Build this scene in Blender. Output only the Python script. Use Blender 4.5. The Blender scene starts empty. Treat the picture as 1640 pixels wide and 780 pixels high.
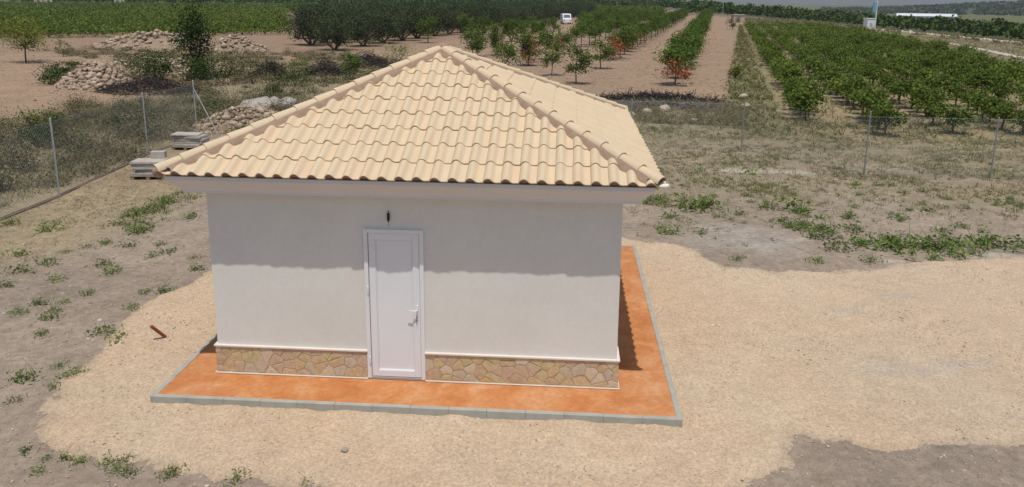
import bpy, bmesh, math, random
import numpy as np
from mathutils import Vector, Matrix, noise as mnoise

S = bpy.context.scene
COL = S.collection
rnd = random.Random(7)
rng = np.random.default_rng(7)
PI = math.pi

# ------------------------------------------------------------------ camera
CX, CY, CZ = 1.977, -9.467, 5.063
YAW, PITCH, ROLL, FPX, PPY = -0.0705, 0.2160, 0.0076, 1235.9, 268.0
cam_d = bpy.data.cameras.new('camera')
cam = bpy.data.objects.new('camera', cam_d)
COL.objects.link(cam)
F = Vector((math.sin(YAW)*math.cos(PITCH), math.cos(YAW)*math.cos(PITCH), -math.sin(PITCH)))
R0 = Vector((math.cos(YAW), -math.sin(YAW), 0)); U0 = R0.cross(F)
Rv = R0*math.cos(ROLL) + U0*math.sin(ROLL); Uv = U0*math.cos(ROLL) - R0*math.sin(ROLL)
M = Matrix((Rv, Uv, -F)).transposed().to_4x4(); M.translation = Vector((CX, CY, CZ))
cam.matrix_world = M
cam_d.sensor_width = 36; cam_d.lens = 36*FPX/1640
cam_d.shift_y = -(390-PPY)/1640
cam_d.clip_start = .1; cam_d.clip_end = 20000
S.camera = cam

# ------------------------------------------------------------------ sky, sun, exposure
sun_to = Vector((0.035, -0.34, 1.0)).normalized()
elev = math.asin(sun_to.z); azim = math.atan2(sun_to.x, sun_to.y)
W = bpy.data.worlds.new('World'); S.world = W; W.use_nodes = True
wn = W.node_tree.nodes; wl = W.node_tree.links
sky = wn.new('ShaderNodeTexSky'); sky.sky_type = 'NISHITA'; sky.sun_disc = False
sky.sun_elevation = elev; sky.sun_rotation = azim
sky.air_density = 1.0; sky.dust_density = 2.0; sky.altitude = 600
wl.new(sky.outputs[0], wn['Background'].inputs[0]); wn['Background'].inputs[1].default_value = 0.105
sl = bpy.data.lights.new('sun', 'SUN'); sl.energy = 3.4; sl.angle = math.radians(0.55); sl.color = (1, .955, .88)
so = bpy.data.objects.new('sun', sl); COL.objects.link(so)
so.rotation_euler = (-sun_to).to_track_quat('-Z', 'Y').to_euler()
so.location = (0, 0, 30)
S.view_settings.view_transform = 'Standard'; S.view_settings.look = 'None'
S.view_settings.exposure = 0.0; S.view_settings.gamma = 1
S.cycles.max_bounces = 6; S.cycles.volume_bounces = 0

# ------------------------------------------------------------------ mesh helpers
def mk(name, V, Fc, mats=None, smooth=False, midx=None):
    me = bpy.data.meshes.new(name)
    V = np.asarray(V, dtype=np.float32)
    if isinstance(Fc, np.ndarray):
        n, k = Fc.shape
        me.vertices.add(len(V)); me.vertices.foreach_set('co', V.ravel())
        me.loops.add(n*k); me.loops.foreach_set('vertex_index', Fc.astype(np.int32).ravel())
        me.polygons.add(n)
        me.polygons.foreach_set('loop_start', np.arange(0, n*k, k, dtype=np.int32))
        me.polygons.foreach_set('loop_total', np.full(n, k, dtype=np.int32))
    else:
        me.from_pydata([tuple(v) for v in V.tolist()], [], Fc)
    if mats is not None:
        for m in (mats if isinstance(mats, (list, tuple)) else [mats]): me.materials.append(m)
    if midx is not None: me.polygons.foreach_set('material_index', np.asarray(midx, dtype=np.int32))
    if smooth: me.polygons.foreach_set('use_smooth', np.ones(len(me.polygons), dtype=bool))
    me.update(calc_edges=True); me.validate()
    return me

class MB:
    """collects boxes, tubes and lumps into one mesh"""
    def __init__(s): s.V = []; s.F = []
    def add(s, V, Fc):
        o = len(s.V); s.V += [tuple(map(float, v)) for v in V]; s.F += [[int(i)+o for i in f] for f in Fc]; return s
    def box(s, x0, x1, y0, y1, z0, z1):
        V = [(x0,y0,z0),(x1,y0,z0),(x1,y1,z0),(x0,y1,z0),(x0,y0,z1),(x1,y0,z1),(x1,y1,z1),(x0,y1,z1)]
        return s.add(V, [(0,3,2,1),(4,5,6,7),(0,1,5,4),(1,2,6,5),(2,3,7,6),(3,0,4,7)])
    def tube(s, pts, rad, n=6):
        pts = [Vector(p) for p in pts]; rings = []; V = []
        rad = rad if isinstance(rad, (list, tuple)) else [rad]*len(pts)
        for i, p in enumerate(pts):
            d = (pts[min(i+1, len(pts)-1)] - pts[max(i-1, 0)]).normalized()
            a = d.cross(Vector((0,0,1)));
            if a.length < 1e-3: a = Vector((1,0,0))
            a.normalize(); b = a.cross(d)
            V += [p + (a*math.cos(2*PI*k/n) + b*math.sin(2*PI*k/n))*rad[i] for k in range(n)]
        Fc = []
        for i in range(len(pts)-1):
            for k in range(n): Fc.append((i*n+k, i*n+(k+1) % n, (i+1)*n+(k+1) % n, (i+1)*n+k))
        Fc.append(tuple(range(n-1, -1, -1))); Fc.append(tuple((len(pts)-1)*n+k for k in range(n)))
        return s.add(V, Fc)
    def mesh(s, name, m, smooth=False): return mk(name, s.V, s.F, m, smooth)

def bevel(me, w, seg=2):
    bm = bmesh.new(); bm.from_mesh(me)
    bmesh.ops.bevel(bm, geom=[e for e in bm.edges], offset=w, segments=seg, affect='EDGES', clamp_overlap=True)
    bm.to_mesh(me); bm.free(); me.update(); return me

def _ico(sub):
    bm = bmesh.new(); bmesh.ops.create_icosphere(bm, subdivisions=sub, radius=1)
    V = np.array([v.co[:] for v in bm.verts]); Fc = np.array([[v.index for v in f.verts] for f in bm.faces]); bm.free()
    return V, Fc
ICO1, ICO2, ICO3 = _ico(1), _ico(2), _ico(3)

def rock_np(sub, size, flat=.7, rough=.25, seed=0):
    V, Fc = (ICO1, ICO2, ICO3)[sub-1]
    r = np.random.default_rng(seed); V = V.copy()
    # a few random cutting planes give facets
    for k in range(7 if sub > 1 else 3):
        n = r.normal(size=3); n /= np.linalg.norm(n); d = r.uniform(.55, .9)
        t = V@n; V = V - np.outer(np.maximum(t-d, 0), n)
    V *= 1 + r.normal(size=(len(V),1))*rough*(.25 if sub > 1 else .75)
    V *= np.array([r.uniform(.8,1.25), r.uniform(.8,1.25), flat*r.uniform(.8,1.2)])*size
    a = r.uniform(0, 6.28); c, s_ = math.cos(a), math.sin(a)
    V = V@np.array([[c,s_,0],[-s_,c,0],[0,0,1]])
    return V, Fc

def rocks_mesh(name, pts, sizes, m, sub=1, flat=.7):
    Vs, Fs, o = [], [], 0
    for i, (p, z) in enumerate(zip(pts, sizes)):
        V, Fc = rock_np(sub, z, flat, .3, i*13+5)
        Vs.append(V+np.asarray(p)); Fs.append(Fc+o); o += len(V)
    return mk(name, np.concatenate(Vs), np.concatenate(Fs), m)

def leaf_quads(C, L, Wd, r, up=.5, droop=None):
    """rhombic leaves at centres C, each its own island"""
    n = len(C); N = r.normal(size=(n,3)); N[:,2] = np.abs(N[:,2])+up
    N /= np.linalg.norm(N, axis=1, keepdims=True)
    A = r.normal(size=(n,3)); A -= N*(A*N).sum(1, keepdims=True); A /= np.linalg.norm(A, axis=1, keepdims=True)
    B = np.cross(N, A)
    L = np.broadcast_to(np.asarray(L), (n,))[:,None]*r.uniform(.6,1.25,(n,1)); Wd = np.broadcast_to(np.asarray(Wd), (n,))[:,None]*r.uniform(.7,1.2,(n,1))
    fold = N*Wd*.35
    V = np.stack([C-A*L*.5, C+B*Wd*.5+fold, C+A*L*.5, C-B*Wd*.5+fold], 1).reshape(-1,3)
    return V, np.arange(n*4).reshape(n,4)

def crown_pts(n, rx, ry, rz, z0, clumps, r, tight=.3, hollow=.45):
    d = r.normal(size=(clumps,3)); d /= np.linalg.norm(d, axis=1, keepdims=True)
    d *= (r.uniform(hollow,1,(clumps,1)))
    cs = d*np.array([rx,ry,rz]); rad = r.uniform(.5,1.3,clumps)*tight
    k = r.integers(0, clumps, n)
    P = cs[k] + r.normal(size=(n,3))*rad[k][:,None]*np.array([rx,ry,rz])*.75
    P[:,2] = np.where(P[:,2] < -rz*1.05, -rz*r.uniform(.5,1,n), P[:,2])
    P[:,2] += z0
    return P

# ------------------------------------------------------------------ object helpers
def tag(o, label=None, cat=None, group=None, kind=None):
    if label: o['label'] = label
    if cat: o['category'] = cat
    if group: o['group'] = group
    if kind: o['kind'] = kind
    return o
def obj(name, me, parent=None, loc=None, rot=None):
    o = bpy.data.objects.new(name, me); COL.objects.link(o)
    if parent: o.parent = parent
    if loc is not None: o.location = loc
    if rot is not None: o.rotation_euler = rot
    return o
def thing(name, label, cat, loc=(0,0,0), rz=0, group=None):
    o = obj(name, None, None, loc, (0,0,rz)); o.empty_display_size = .2
    return tag(o, label, cat, group)
def dup(root, loc, rz, scale=1, label=None, group=None):
    r = root.copy(); COL.objects.link(r); r.location = loc; r.rotation_euler = (0,0,rz)
    r.scale = (scale,)*3 if not isinstance(scale, tuple) else scale
    if label: r['label'] = label
    if group: r['group'] = group
    for ch in root.children:
        c = ch.copy(); COL.objects.link(c); c.parent = r
        for g in ch.children:
            d = g.copy(); COL.objects.link(d); d.parent = c
    return r

# ------------------------------------------------------------------ materials
def new_mat(name):
    m = bpy.data.materials.new(name); m.use_nodes = True
    nt = m.node_tree; nt.nodes.clear()
    out = nt.nodes.new('ShaderNodeOutputMaterial')
    return m, nt, out
def N(nt, t, **kw):
    n = nt.nodes.new(t)
    for k, v in kw.items():
        if k.startswith('i_'): n.inputs[int(k[2:])].default_value = v
        else: setattr(n, k, v)
    return n
def rgba(c): return (c[0], c[1], c[2], 1)
def ramp(nt, fac, cols):
    r = nt.nodes.new('ShaderNodeValToRGB'); e = r.color_ramp.elements
    while len(e) < len(cols): e.new(.5)
    for i, (p, c) in enumerate(cols): e[i].position = p; e[i].color = rgba(c)
    nt.links.new(fac, r.inputs[0]); return r.outputs[0]
def noise_tex(nt, scale, detail=4, rough=.55, vec=None):
    n = N(nt, 'ShaderNodeTexNoise'); n.inputs['Scale'].default_value = scale
    n.inputs['Detail'].default_value = detail; n.inputs['Roughness'].default_value = rough
    if vec is not None: nt.links.new(vec, n.inputs['Vector'])
    return n
def mat(name, c1, c2=None, scale=8, rough=.85, bump=0, bscale=None, c3=None, fine=0, spec=.2, metal=0, coords='Object', detail=5):
    """plain surface: two or three tones in noise, fine speckle, relief"""
    m, nt, out = new_mat(name); p = N(nt, 'ShaderNodeBsdfPrincipled')
    p.inputs['Roughness'].default_value = rough; p.inputs['Metallic'].default_value = metal
    p.inputs['Specular IOR Level'].default_value = spec
    nt.links.new(p.outputs[0], out.inputs[0])
    tc = N(nt, 'ShaderNodeTexCoord')
    if c2 is None: p.inputs['Base Color'].default_value = rgba(c1)
    else:
        nz = noise_tex(nt, scale, detail, .6, tc.outputs[coords])
        cols = [(.32, c1), (.68, c2)] if c3 is None else [(.3, c1), (.5, c2), (.7, c3)]
        col = ramp(nt, nz.outputs[0], cols)
        if fine:
            n2 = noise_tex(nt, scale*22, 2, .7, tc.outputs[coords])
            v = ramp(nt, n2.outputs[0], [(.25, (1-fine,)*3), (.75, (1+fine,)*3)])
            mx = N(nt, 'ShaderNodeMix', data_type='RGBA', blend_type='MULTIPLY'); mx.inputs[0].default_value = 1
            nt.links.new(col, mx.inputs[6]); nt.links.new(v, mx.inputs[7]); col = mx.outputs[2]
        nt.links.new(col, p.inputs['Base Color'])
    if bump:
        nb = noise_tex(nt, bscale or scale*6, 4, .65, tc.outputs[coords])
        b = N(nt, 'ShaderNodeBump'); b.inputs['Strength'].default_value = 1; b.inputs['Distance'].default_value = bump
        nt.links.new(nb.outputs[0], b.inputs['Height']); nt.links.new(b.outputs[0], p.inputs['Normal'])
    return m
def leaf_mat(name, cols, trans=.25, objvar=.25):
    m, nt, out = new_mat(name)
    g = N(nt, 'ShaderNodeNewGeometry'); oi = N(nt, 'ShaderNodeObjectInfo')
    col = ramp(nt, g.outputs['Random Per Island'], [(i/(len(cols)-1), c) for i, c in enumerate(cols)])
    mr = N(nt, 'ShaderNodeMapRange'); mr.inputs[3].default_value = 1-objvar; mr.inputs[4].default_value = 1+objvar
    nt.links.new(oi.outputs['Random'], mr.inputs[0])
    vm = N(nt, 'ShaderNodeVectorMath', operation='SCALE')
    nt.links.new(col, vm.inputs[0]); nt.links.new(mr.outputs[0], vm.inputs['Scale'])
    d = N(nt, 'ShaderNodeBsdfDiffuse'); t = N(nt, 'ShaderNodeBsdfTranslucent'); mx = N(nt, 'ShaderNodeMixShader'); mx.inputs[0].default_value = trans
    nt.links.new(vm.outputs[0], d.inputs[0]); nt.links.new(vm.outputs[0], t.inputs[0])
    nt.links.new(d.outputs[0], mx.inputs[1]); nt.links.new(t.outputs[0], mx.inputs[2]); nt.links.new(mx.outputs[0], out.inputs[0])
    return m
def soil_mat(name, fine_scale=9.0, contrast=.19, bump=.03, blotch=1.0):
    """colour comes from the soil attribute, grain and relief from noise"""
    m, nt, out = new_mat(name); p = N(nt, 'ShaderNodeBsdfPrincipled'); p.inputs['Roughness'].default_value = .95
    p.inputs['Specular IOR Level'].default_value = .1
    nt.links.new(p.outputs[0], out.inputs[0])
    at = N(nt, 'ShaderNodeAttribute', attribute_name='soil'); tc = N(nt, 'ShaderNodeTexCoord')
    col = at.outputs['Color']
    for sc, amp, de in ((.35, .10*blotch, 3), (3.2, .19*blotch, 5), (fine_scale, contrast, 6), (fine_scale*6, contrast, 3)):
        nz = noise_tex(nt, sc, de, .65, tc.outputs['Object'])
        v = ramp(nt, nz.outputs[0], [(.3, (1-amp, 1-amp, 1-amp*.95)), (.7, (1+amp, 1+amp, 1+amp*.95))])
        mx = N(nt, 'ShaderNodeMix', data_type='RGBA', blend_type='MULTIPLY'); mx.inputs[0].default_value = 1
        nt.links.new(col, mx.inputs[6]); nt.links.new(v, mx.inputs[7]); col = mx.outputs[2]
    nt.links.new(col, p.inputs['Base Color'])
    nb = noise_tex(nt, fine_scale, 8, .7, tc.outputs['Object'])
    b = N(nt, 'ShaderNodeBump'); b.inputs['Strength'].default_value = 1; b.inputs['Distance'].default_value = bump
    nt.links.new(nb.outputs[0], b.inputs['Height']); nt.links.new(b.outputs[0], p.inputs['Normal'])
    return m
def island_mat(name, cols, rough=.8, nscale=14, amp=.12, bump=.003, stretch=(1,1,1), extra=0.0, own=1.0):
    """one tint per piece, streaked"""
    m, nt, out = new_mat(name); p = N(nt, 'ShaderNodeBsdfPrincipled'); p.inputs['Roughness'].default_value = rough
    p.inputs['Specular IOR Level'].default_value = .15
    nt.links.new(p.outputs[0], out.inputs[0])
    g = N(nt, 'ShaderNodeNewGeometry'); oi = N(nt, 'ShaderNodeObjectInfo'); tc = N(nt, 'ShaderNodeTexCoord')
    ad = N(nt, 'ShaderNodeMath', operation='ADD'); fr = N(nt, 'ShaderNodeMath', operation='FRACT')
    nt.links.new(g.outputs['Random Per Island'], ad.inputs[0]); nt.links.new(oi.outputs['Random'], ad.inputs[1]); nt.links.new(ad.outputs[0], fr.inputs[0])
    mp = N(nt, 'ShaderNodeMapping'); mp.inputs['Scale'].default_value = stretch
    nt.links.new(tc.outputs['Object'], mp.inputs['Vector'])
    ofs = N(nt, 'ShaderNodeVectorMath', operation='SCALE'); cv = N(nt, 'ShaderNodeCombineXYZ')
    for i in range(3): nt.links.new(fr.outputs[0], cv.inputs[i])
    nt.links.new(cv.outputs[0], ofs.inputs[0]); ofs.inputs['Scale'].default_value = 40
    av = N(nt, 'ShaderNodeVectorMath', operation='ADD'); nt.links.new(mp.outputs[0], av.inputs[0]); nt.links.new(ofs.outputs[0], av.inputs[1])
    nz = noise_tex(nt, nscale, 4, .6, av.outputs[0])
    m2 = N(nt, 'ShaderNodeMath', operation='MULTIPLY_ADD'); m2.inputs[1].default_value = extra; nt.links.new(nz.outputs[0], m2.inputs[0])
    m3 = N(nt, 'ShaderNodeMath', operation='SUBTRACT'); m3.inputs[1].default_value = extra*.5
    om = N(nt, 'ShaderNodeMath', operation='MULTIPLY_ADD'); om.inputs[1].default_value = own; om.inputs[2].default_value = (1-own)*.5; nt.links.new(fr.outputs[0], om.inputs[0])
    nt.links.new(om.outputs[0], m3.inputs[0]); nt.links.new(m3.outputs[0], m2.inputs[2])
    col = ramp(nt, m2.outputs[0], [(i/(len(cols)-1), c) for i, c in enumerate(cols)])
    v = ramp(nt, nz.outputs[0], [(.3, (1-amp,)*3), (.7, (1+amp,)*3)])
    mx = N(nt, 'ShaderNodeMix', data_type='RGBA', blend_type='MULTIPLY'); mx.inputs[0].default_value = 1
    nt.links.new(col, mx.inputs[6]); nt.links.new(v, mx.inputs[7]); nt.links.new(mx.outputs[2], p.inputs['Base Color'])
    nb = noise_tex(nt, nscale*5, 4, .65, tc.outputs['Object'])
    b = N(nt, 'ShaderNodeBump'); b.inputs['Strength'].default_value = .8; b.inputs['Distance'].default_value = bump
    nt.links.new(nb.outputs[0], b.inputs['Height']); nt.links.new(b.outputs[0], p.inputs['Normal'])
    return m

M_wall = mat('plaster', (.66,.635,.582), (.712,.688,.638), .9, .9, .0016, 90, fine=.03)
M_cornice = mat('cornice_plaster', (.66,.64,.63), (.70,.68,.67), 1.5, .85, .001, 60)
M_door = mat('door_white', (.73,.735,.745), (.75,.755,.765), 2, .35, spec=.4)
M_metal = mat('brushed_metal', (.75,.75,.76), None, rough=.3, metal=.7, spec=.5)
M_black = mat('black_plastic', (.02,.018,.016), (.03,.027,.025), 20, .5)
M_tile = island_mat('roof_tile', [(.655,.475,.312),(.635,.482,.322),(.618,.485,.325),(.60,.49,.338),(.625,.484,.315),(.65,.478,.308)], .85, 15, .06, .0015, (1.0,.13,1.0), 2.2, .45)
M_mortar = mat('roof_mortar', (.31,.215,.15), (.38,.27,.195), 9, .95, .01, 40, fine=.1)
M_lime = mat('white_mortar', (.78,.76,.72), (.70,.67,.62), 12, .9, .006, 30)
M_plinth = mat('plinth_mortar', (.53,.39,.26), (.60,.46,.32), 7, .95, .004, 40)
M_cap = mat('plinth_cap', (.70,.62,.55), (.74,.67,.60), 4, .8, .001, 50)
stone_cols = [((.50,.36,.20),(.62,.48,.29)), ((.50,.35,.23),(.58,.45,.32)), ((.46,.38,.20),(.60,.50,.28)), ((.47,.39,.28),(.58,.48,.35)), ((.62,.36,.12),(.54,.40,.22)), ((.56,.46,.32),(.64,.53,.38)), ((.44,.31,.19),(.58,.44,.28))]
M_stones = [mat('flagstone_%s' % n, a, b, 15, .85, .006, 26, fine=.16) for n, (a, b) in zip(['tan','pink','ochre','grey','orange','cream','brown'], stone_cols)]
M_kerb = mat('kerb_concrete', (.33,.32,.275), (.41,.395,.345), 5, .9, .002, 70, fine=.12)
M_stick = mat('dead_wood', (.035,.028,.025), (.075,.06,.052), 6, .9)
M_bark = mat('bark', (.10,.075,.055), (.16,.125,.095), 9, .95, .01, 30)
M_rock = mat('pale_rock', (.42,.33,.24), (.52,.43,.33), 3, .95, .03, 14, fine=.15)
M_rockw = mat('white_rock', (.33,.295,.25), (.46,.42,.365), 2.5, .95, .04, 10, fine=.12)
M_galv = mat('galvanised_steel', (.42,.44,.45), (.50,.52,.53), 8, .5, metal=.3, spec=.4)
M_post = mat('weathered_steel', (.22,.23,.24), (.30,.31,.32), 8, .55, metal=.3, spec=.4)
M_wire = mat('wire', (.26,.285,.29), None, rough=.55, metal=.3)
M_earth = mat('earth', (.25,.18,.125), (.34,.26,.18), 2.5, .95, .03, 12, fine=.15)
M_rub_ = island_mat('rubble', [(.30,.225,.155),(.41,.315,.225),(.36,.26,.18),(.52,.43,.33),(.32,.235,.165)], .95, 12, .12, .01)
M_slab = mat('paving_slab', (.38,.33,.29), (.48,.43,.38), 6, .9, .004, 40, fine=.1)
M_wood = mat('grey_timber', (.22,.18,.14), (.32,.27,.21), 7, .9, .004, 40)
M_rust = mat('red_pipe', (.22,.055,.04), (.30,.085,.06), 12, .7)
L_vine = leaf_mat('vine_leaves', [(.052,.088,.015),(.10,.152,.028),(.18,.218,.048),(.078,.124,.023)], .32, .25)
L_alm = leaf_mat('almond_leaves', [(.055,.095,.02),(.10,.155,.032),(.15,.20,.05)], .25, .2)
L_olive = leaf_mat('olive_leaves', [(.038,.055,.024),(.068,.09,.042),(.105,.125,.068)], .12, .12)
L_red = leaf_mat('dry_red_leaves', [(.28,.085,.035),(.38,.15,.065),(.30,.13,.06)], .2, .2)
L_yel = leaf_mat('yellow_green_leaves', [(.12,.145,.025),(.19,.20,.04),(.15,.175,.045)], .25, .15)
L_dark = leaf_mat('dark_green_leaves', [(.035,.06,.017),(.06,.092,.026),(.09,.125,.038)], .15, .15)
L_brush = leaf_mat('dry_brush_leaves', [(.13,.12,.062),(.22,.185,.11),(.16,.155,.075),(.29,.24,.15)], .15, .2)
L_weed = leaf_mat('weed_leaves', [(.10,.16,.035),(.155,.215,.055),(.21,.25,.09),(.12,.18,.045)], .2, .25)
L_dry = leaf_mat('dry_grass_blades', [(.26,.215,.12),(.34,.28,.17),(.18,.175,.08),(.29,.25,.145)], .15, 0)
L_green = leaf_mat('green_grass_blades', [(.115,.15,.045),(.18,.195,.072),(.25,.23,.11)], .15, 0)
L_verge = leaf_mat('verge_blades', [(.095,.115,.04),(.155,.16,.062),(.21,.19,.095)], .1, 0)
M_soil = soil_mat('soil')
M_gravel = soil_mat('crushed_stone', 28, .27, .026, .38)

# ------------------------------------------------------------------ terrain
def fbm(x, y, s, seed=0):
    """cheap smooth noise: sums of rotated sines"""
    x = np.asarray(x, float)*s; y = np.asarray(y, float)*s; r = np.random.default_rng(seed); v = 0
    for k in range(9):
        a = r.uniform(0, 6.28); f = 1.55**(k*.8); p = r.uniform(0, 6.28)
        v = v + np.sin((x*math.cos(a)+y*math.sin(a))*f+p + 1.7*np.sin((x*math.sin(a)-y*math.cos(a))*f*.7+p*2))/f**.8
    return v/2.6
def sstep(a, b, x):
    t = np.clip((np.asarray(x, float)-a)/(b-a), 0, 1); return t*t*(3-2*t)
def ground_h(x, y):
    x = np.asarray(x, float); y = np.asarray(y, float)
    s = np.log1p(np.exp(np.clip((x-56)/6, -30, 30)))*6
    drop = np.minimum(.062*s, 13.0)
    near = np.exp(-((x*.05)**2+((y-5)*.05)**2))
    rough = sstep(2.6, 5.5, np.hypot(np.maximum(np.abs(x)-3.6, 0)*1.6+2.2, 0))
    return -.142 - drop + .012*fbm(x, y, 1.1, 3)*near + .035*fbm(x, y, .33, 4)*sstep(6, 14, np.hypot(x, y-3))
def gz(x, y): return float(ground_h(x, y))
RD = np.array([.181, .983]); RU = np.array([.983, -.181])
def row_xy(u, s): return (u*RU[0]+s*RD[0], u*RU[1]+s*RD[1])
def uof(x, y): return x*RU[0]+y*RU[1]

# polygon of the gravel pad
GP = np.array([(-4.3,-1.6),(-4.6,-1.0),(-4.85,-.2),(-5.1,1.4),(-5.25,2.4),(-5.0,3.5),(-4.9,4.3),(-4.6,5.6),(-4.2,7.0),(0,7.6),(3.3,7.2),(3.9,6.95),(4.5,6.8),(4.9,6.2),(5.3,5.45),(6.0,5.2),(7.2,5.4),(8.8,5.9),(10.2,6.4),(11.6,6.7),(15,7.3),(20,8),
  (20,-.6),(12,-.7),(7.5,-.8),(6.5,-.85),(5.7,-.9),(5.2,-.85),(4.85,-.7),(4.7,-1.0),(4.62,-1.4),(4.3,-1.7),(3.7,-2.4),(2.4,-3.2),(.6,-3.0),(-.4,-2.35),(-1.4,-2.15),(-2.2,-2.05),(-3.0,-1.93),(-3.6,-1.9)])
def poly_sd(px, py, P):
    """signed distance, positive inside"""
    px = np.asarray(px, float); py = np.asarray(py, float)
    d = np.full(px.shape, 1e9); ins = np.zeros(px.shape, bool)
    n = len(P)
    for i in range(n):
        ax, ay = P[i]; bx, by = P[(i+1) % n]; ex, ey = bx-ax, by-ay
        t = np.clip(((px-ax)*ex+(py-ay)*ey)/(ex*ex+ey*ey), 0, 1)
        d = np.minimum(d, np.hypot(px-ax-t*ex, py-ay-t*ey))
        c = ((ay > py) != (by > py)) & (px < ex*(py-ay)/(ey if abs(ey) > 1e-12 else 1e-12)+ax)
        ins ^= c
    return np.where(ins, d, -d)

c_dirt = np.array([.31,.246,.188]); c_dirt2 = np.array([.275,.218,.17]); c_field = np.array([.31,.215,.142]); c_dry = np.array([.275,.225,.14])
c_path = np.array([.30,.195,.14]); c_tan = np.array([.33,.255,.15]); c_green = np.array([.07,.085,.035]); c_pale = np.array([.50,.45,.37]); c_straw = np.array([.33,.26,.15])
def soil_col(x, y):
    x = np.asarray(x, float); y = np.asarray(y, float)
    C = np.empty(x.shape+(3,)); C[:] = c_dirt
    def mixin(c, w):
        w = np.clip(w, 0, 1)[...,None]; C[:] = C*(1-w)+c*w
    nz = fbm(x, y, .55, 11); n2 = fbm(x, y, 1.6, 12); n3 = fbm(x, y, .1, 13)
    mixin(c_dirt2, sstep(-.2, .9, nz)*.8)
    # dry grass in the compound on the right, thickening away from the house
    mixin(c_dry, sstep(8.2, 12, y+n2*.9+nz*1.5)*sstep(2, 4, x)*.6)
    mixin(c_straw, sstep(.2, 1.2, n2+nz*.5)*sstep(9, 12, y)*sstep(2, 4, x)*.5)
    # yellowed strip along the left fence
    mixin(c_straw, sstep(-7.2, -9.6, x+n2*.5-(y-5)*.12)*sstep(3.4, 5.5, y+nz)*.75)
    mixin(np.array([.30,.225,.14]), sstep(9, 11, y)*sstep(-5.5, -8, x)*.7)
    # beyond the fences
    far = sstep(17.5, 20, y+.5*n2+np.maximum(0, x-9)*.75)
    left = sstep(-11.4, -12.2, x)
    mixin(c_dry*.95, np.maximum(far, left))
    u = uof(x, y)
    mixin(c_field, sstep(29.5, 31.5, y+nz)*sstep(.3, -.3, u-4.5-.033*(y-34)+.25*n2)*np.maximum(sstep(-13, -11, u+n2), sstep(50, 58, y)))   # young orchard
    mixin(c_field*1.04, sstep(-19.5, -21.5, x+nz*.6-(y-20)*.1)*sstep(19.5, 22, y+nz*.6))                                       # ploughed field left
    mixin(np.array([.19,.17,.085]), sstep(-.3, .3, u-4.5-.033*(y-34)+.2*n2)*sstep(.3, -.3, u-6.9-.016*(y-29)+.25*n2)*sstep(20, 24, y)*.95)                    # grassy verge
    mixin(c_tan*np.array([.95,.95,.9]), sstep(-.2, .3, u-6.9-.016*(y-29)+.2*n2)*sstep(20.5, 24, y+np.maximum(0, x-10)*.6)*(.75+.25*n2))          # vineyard floor
    mixin(c_field*.9, sstep(-27, -30, u)*sstep(55, 60, y))                                                                         # olive grove
    lf = sstep(0, 5, -(x+.42*y+30) + n3*3)*sstep(66, 74, y-.35*(x+60)*.6)
    mixin(c_green*1.3, lf*.85)
    mixin(c_green*1.2, sstep(230, 280, y)*sstep(40, 20, x)*.9)
    mixin(np.array([.10,.105,.05]), sstep(66, 74, x+np.minimum(0, (y-140))*.08)*sstep(60, 90, y))
    mixin(np.array([.21,.175,.10]), sstep(0, 1.5, x+n2-np.interp(y, [46.5,64,79,111.5,160], [33.5,38.5,42,47.6,50]))*sstep(72, 67, x)*sstep(30, 50, y))
    mixin(np.array([.13,.135,.06]), sstep(400, 800, np.hypot(x, y))*.9)
    # spilled lime and cement
    for (px, py, rx, ry) in ((7.9,14.6,1.5,.35),(9.2,14.4,.6,.2),(7.1,7.3,.35,.22),(8.75,6.02,.45,.16),(6.3,6.9,.5,.3),(10.9,6.7,.9,.3)):
        dd = np.hypot((x-px)/rx, (y-py)/ry)+.35*n2
        mixin(c_pale, sstep(1.2, .3, dd+.3*fbm(x,y,6,19))*.6)
    mixin(np.array([.36,.315,.265]), sstep(1.2, .2, np.hypot((x-5.9)/1.6, (y-7.3)/1.5)+.3*n2)*.7)
    return np.clip(C, .01, .9)
def set_soil(me, V, C):
    a = me.color_attributes.new('soil', 'FLOAT_COLOR', 'POINT')
    a.data.foreach_set('color', np.concatenate([C, np.ones((len(V),1))], 1).astype(np.float32).ravel())

def axis_pts(lo, hi, step, far, ratio=1.09):
    mid = list(np.arange(lo, hi+1e-6, step)); a, d = hi, step
    up = []
    while a < far: d *= ratio; a += d; up.append(a)
    a, d = lo, step; dn = []
    while a > -far: d *= ratio; a -= d; dn.append(a)
    return np.array(dn[::-1]+mid+up)
gx = axis_pts(-15, 17, .16, 9000); gy = np.array([v for v in axis_pts(-5, 32, .16, 9000) if v > -400])
GX, GY = np.meshgrid(gx, gy); GV = np.stack([GX.ravel(), GY.ravel(), ground_h(GX, GY).ravel()], 1)
nx, ny = len(gx), len(gy)
ii = (np.arange(ny-1)[:,None]*nx+np.arange(nx-1)[None]).ravel()
GF = np.stack([ii, ii+1, ii+nx+1, ii+nx], 1)
me = mk('ground', GV, GF, M_soil, True); set_soil(me, GV, soil_col(GV[:,0], GV[:,1]))
tag(obj('ground', me), kind='structure')

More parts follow.
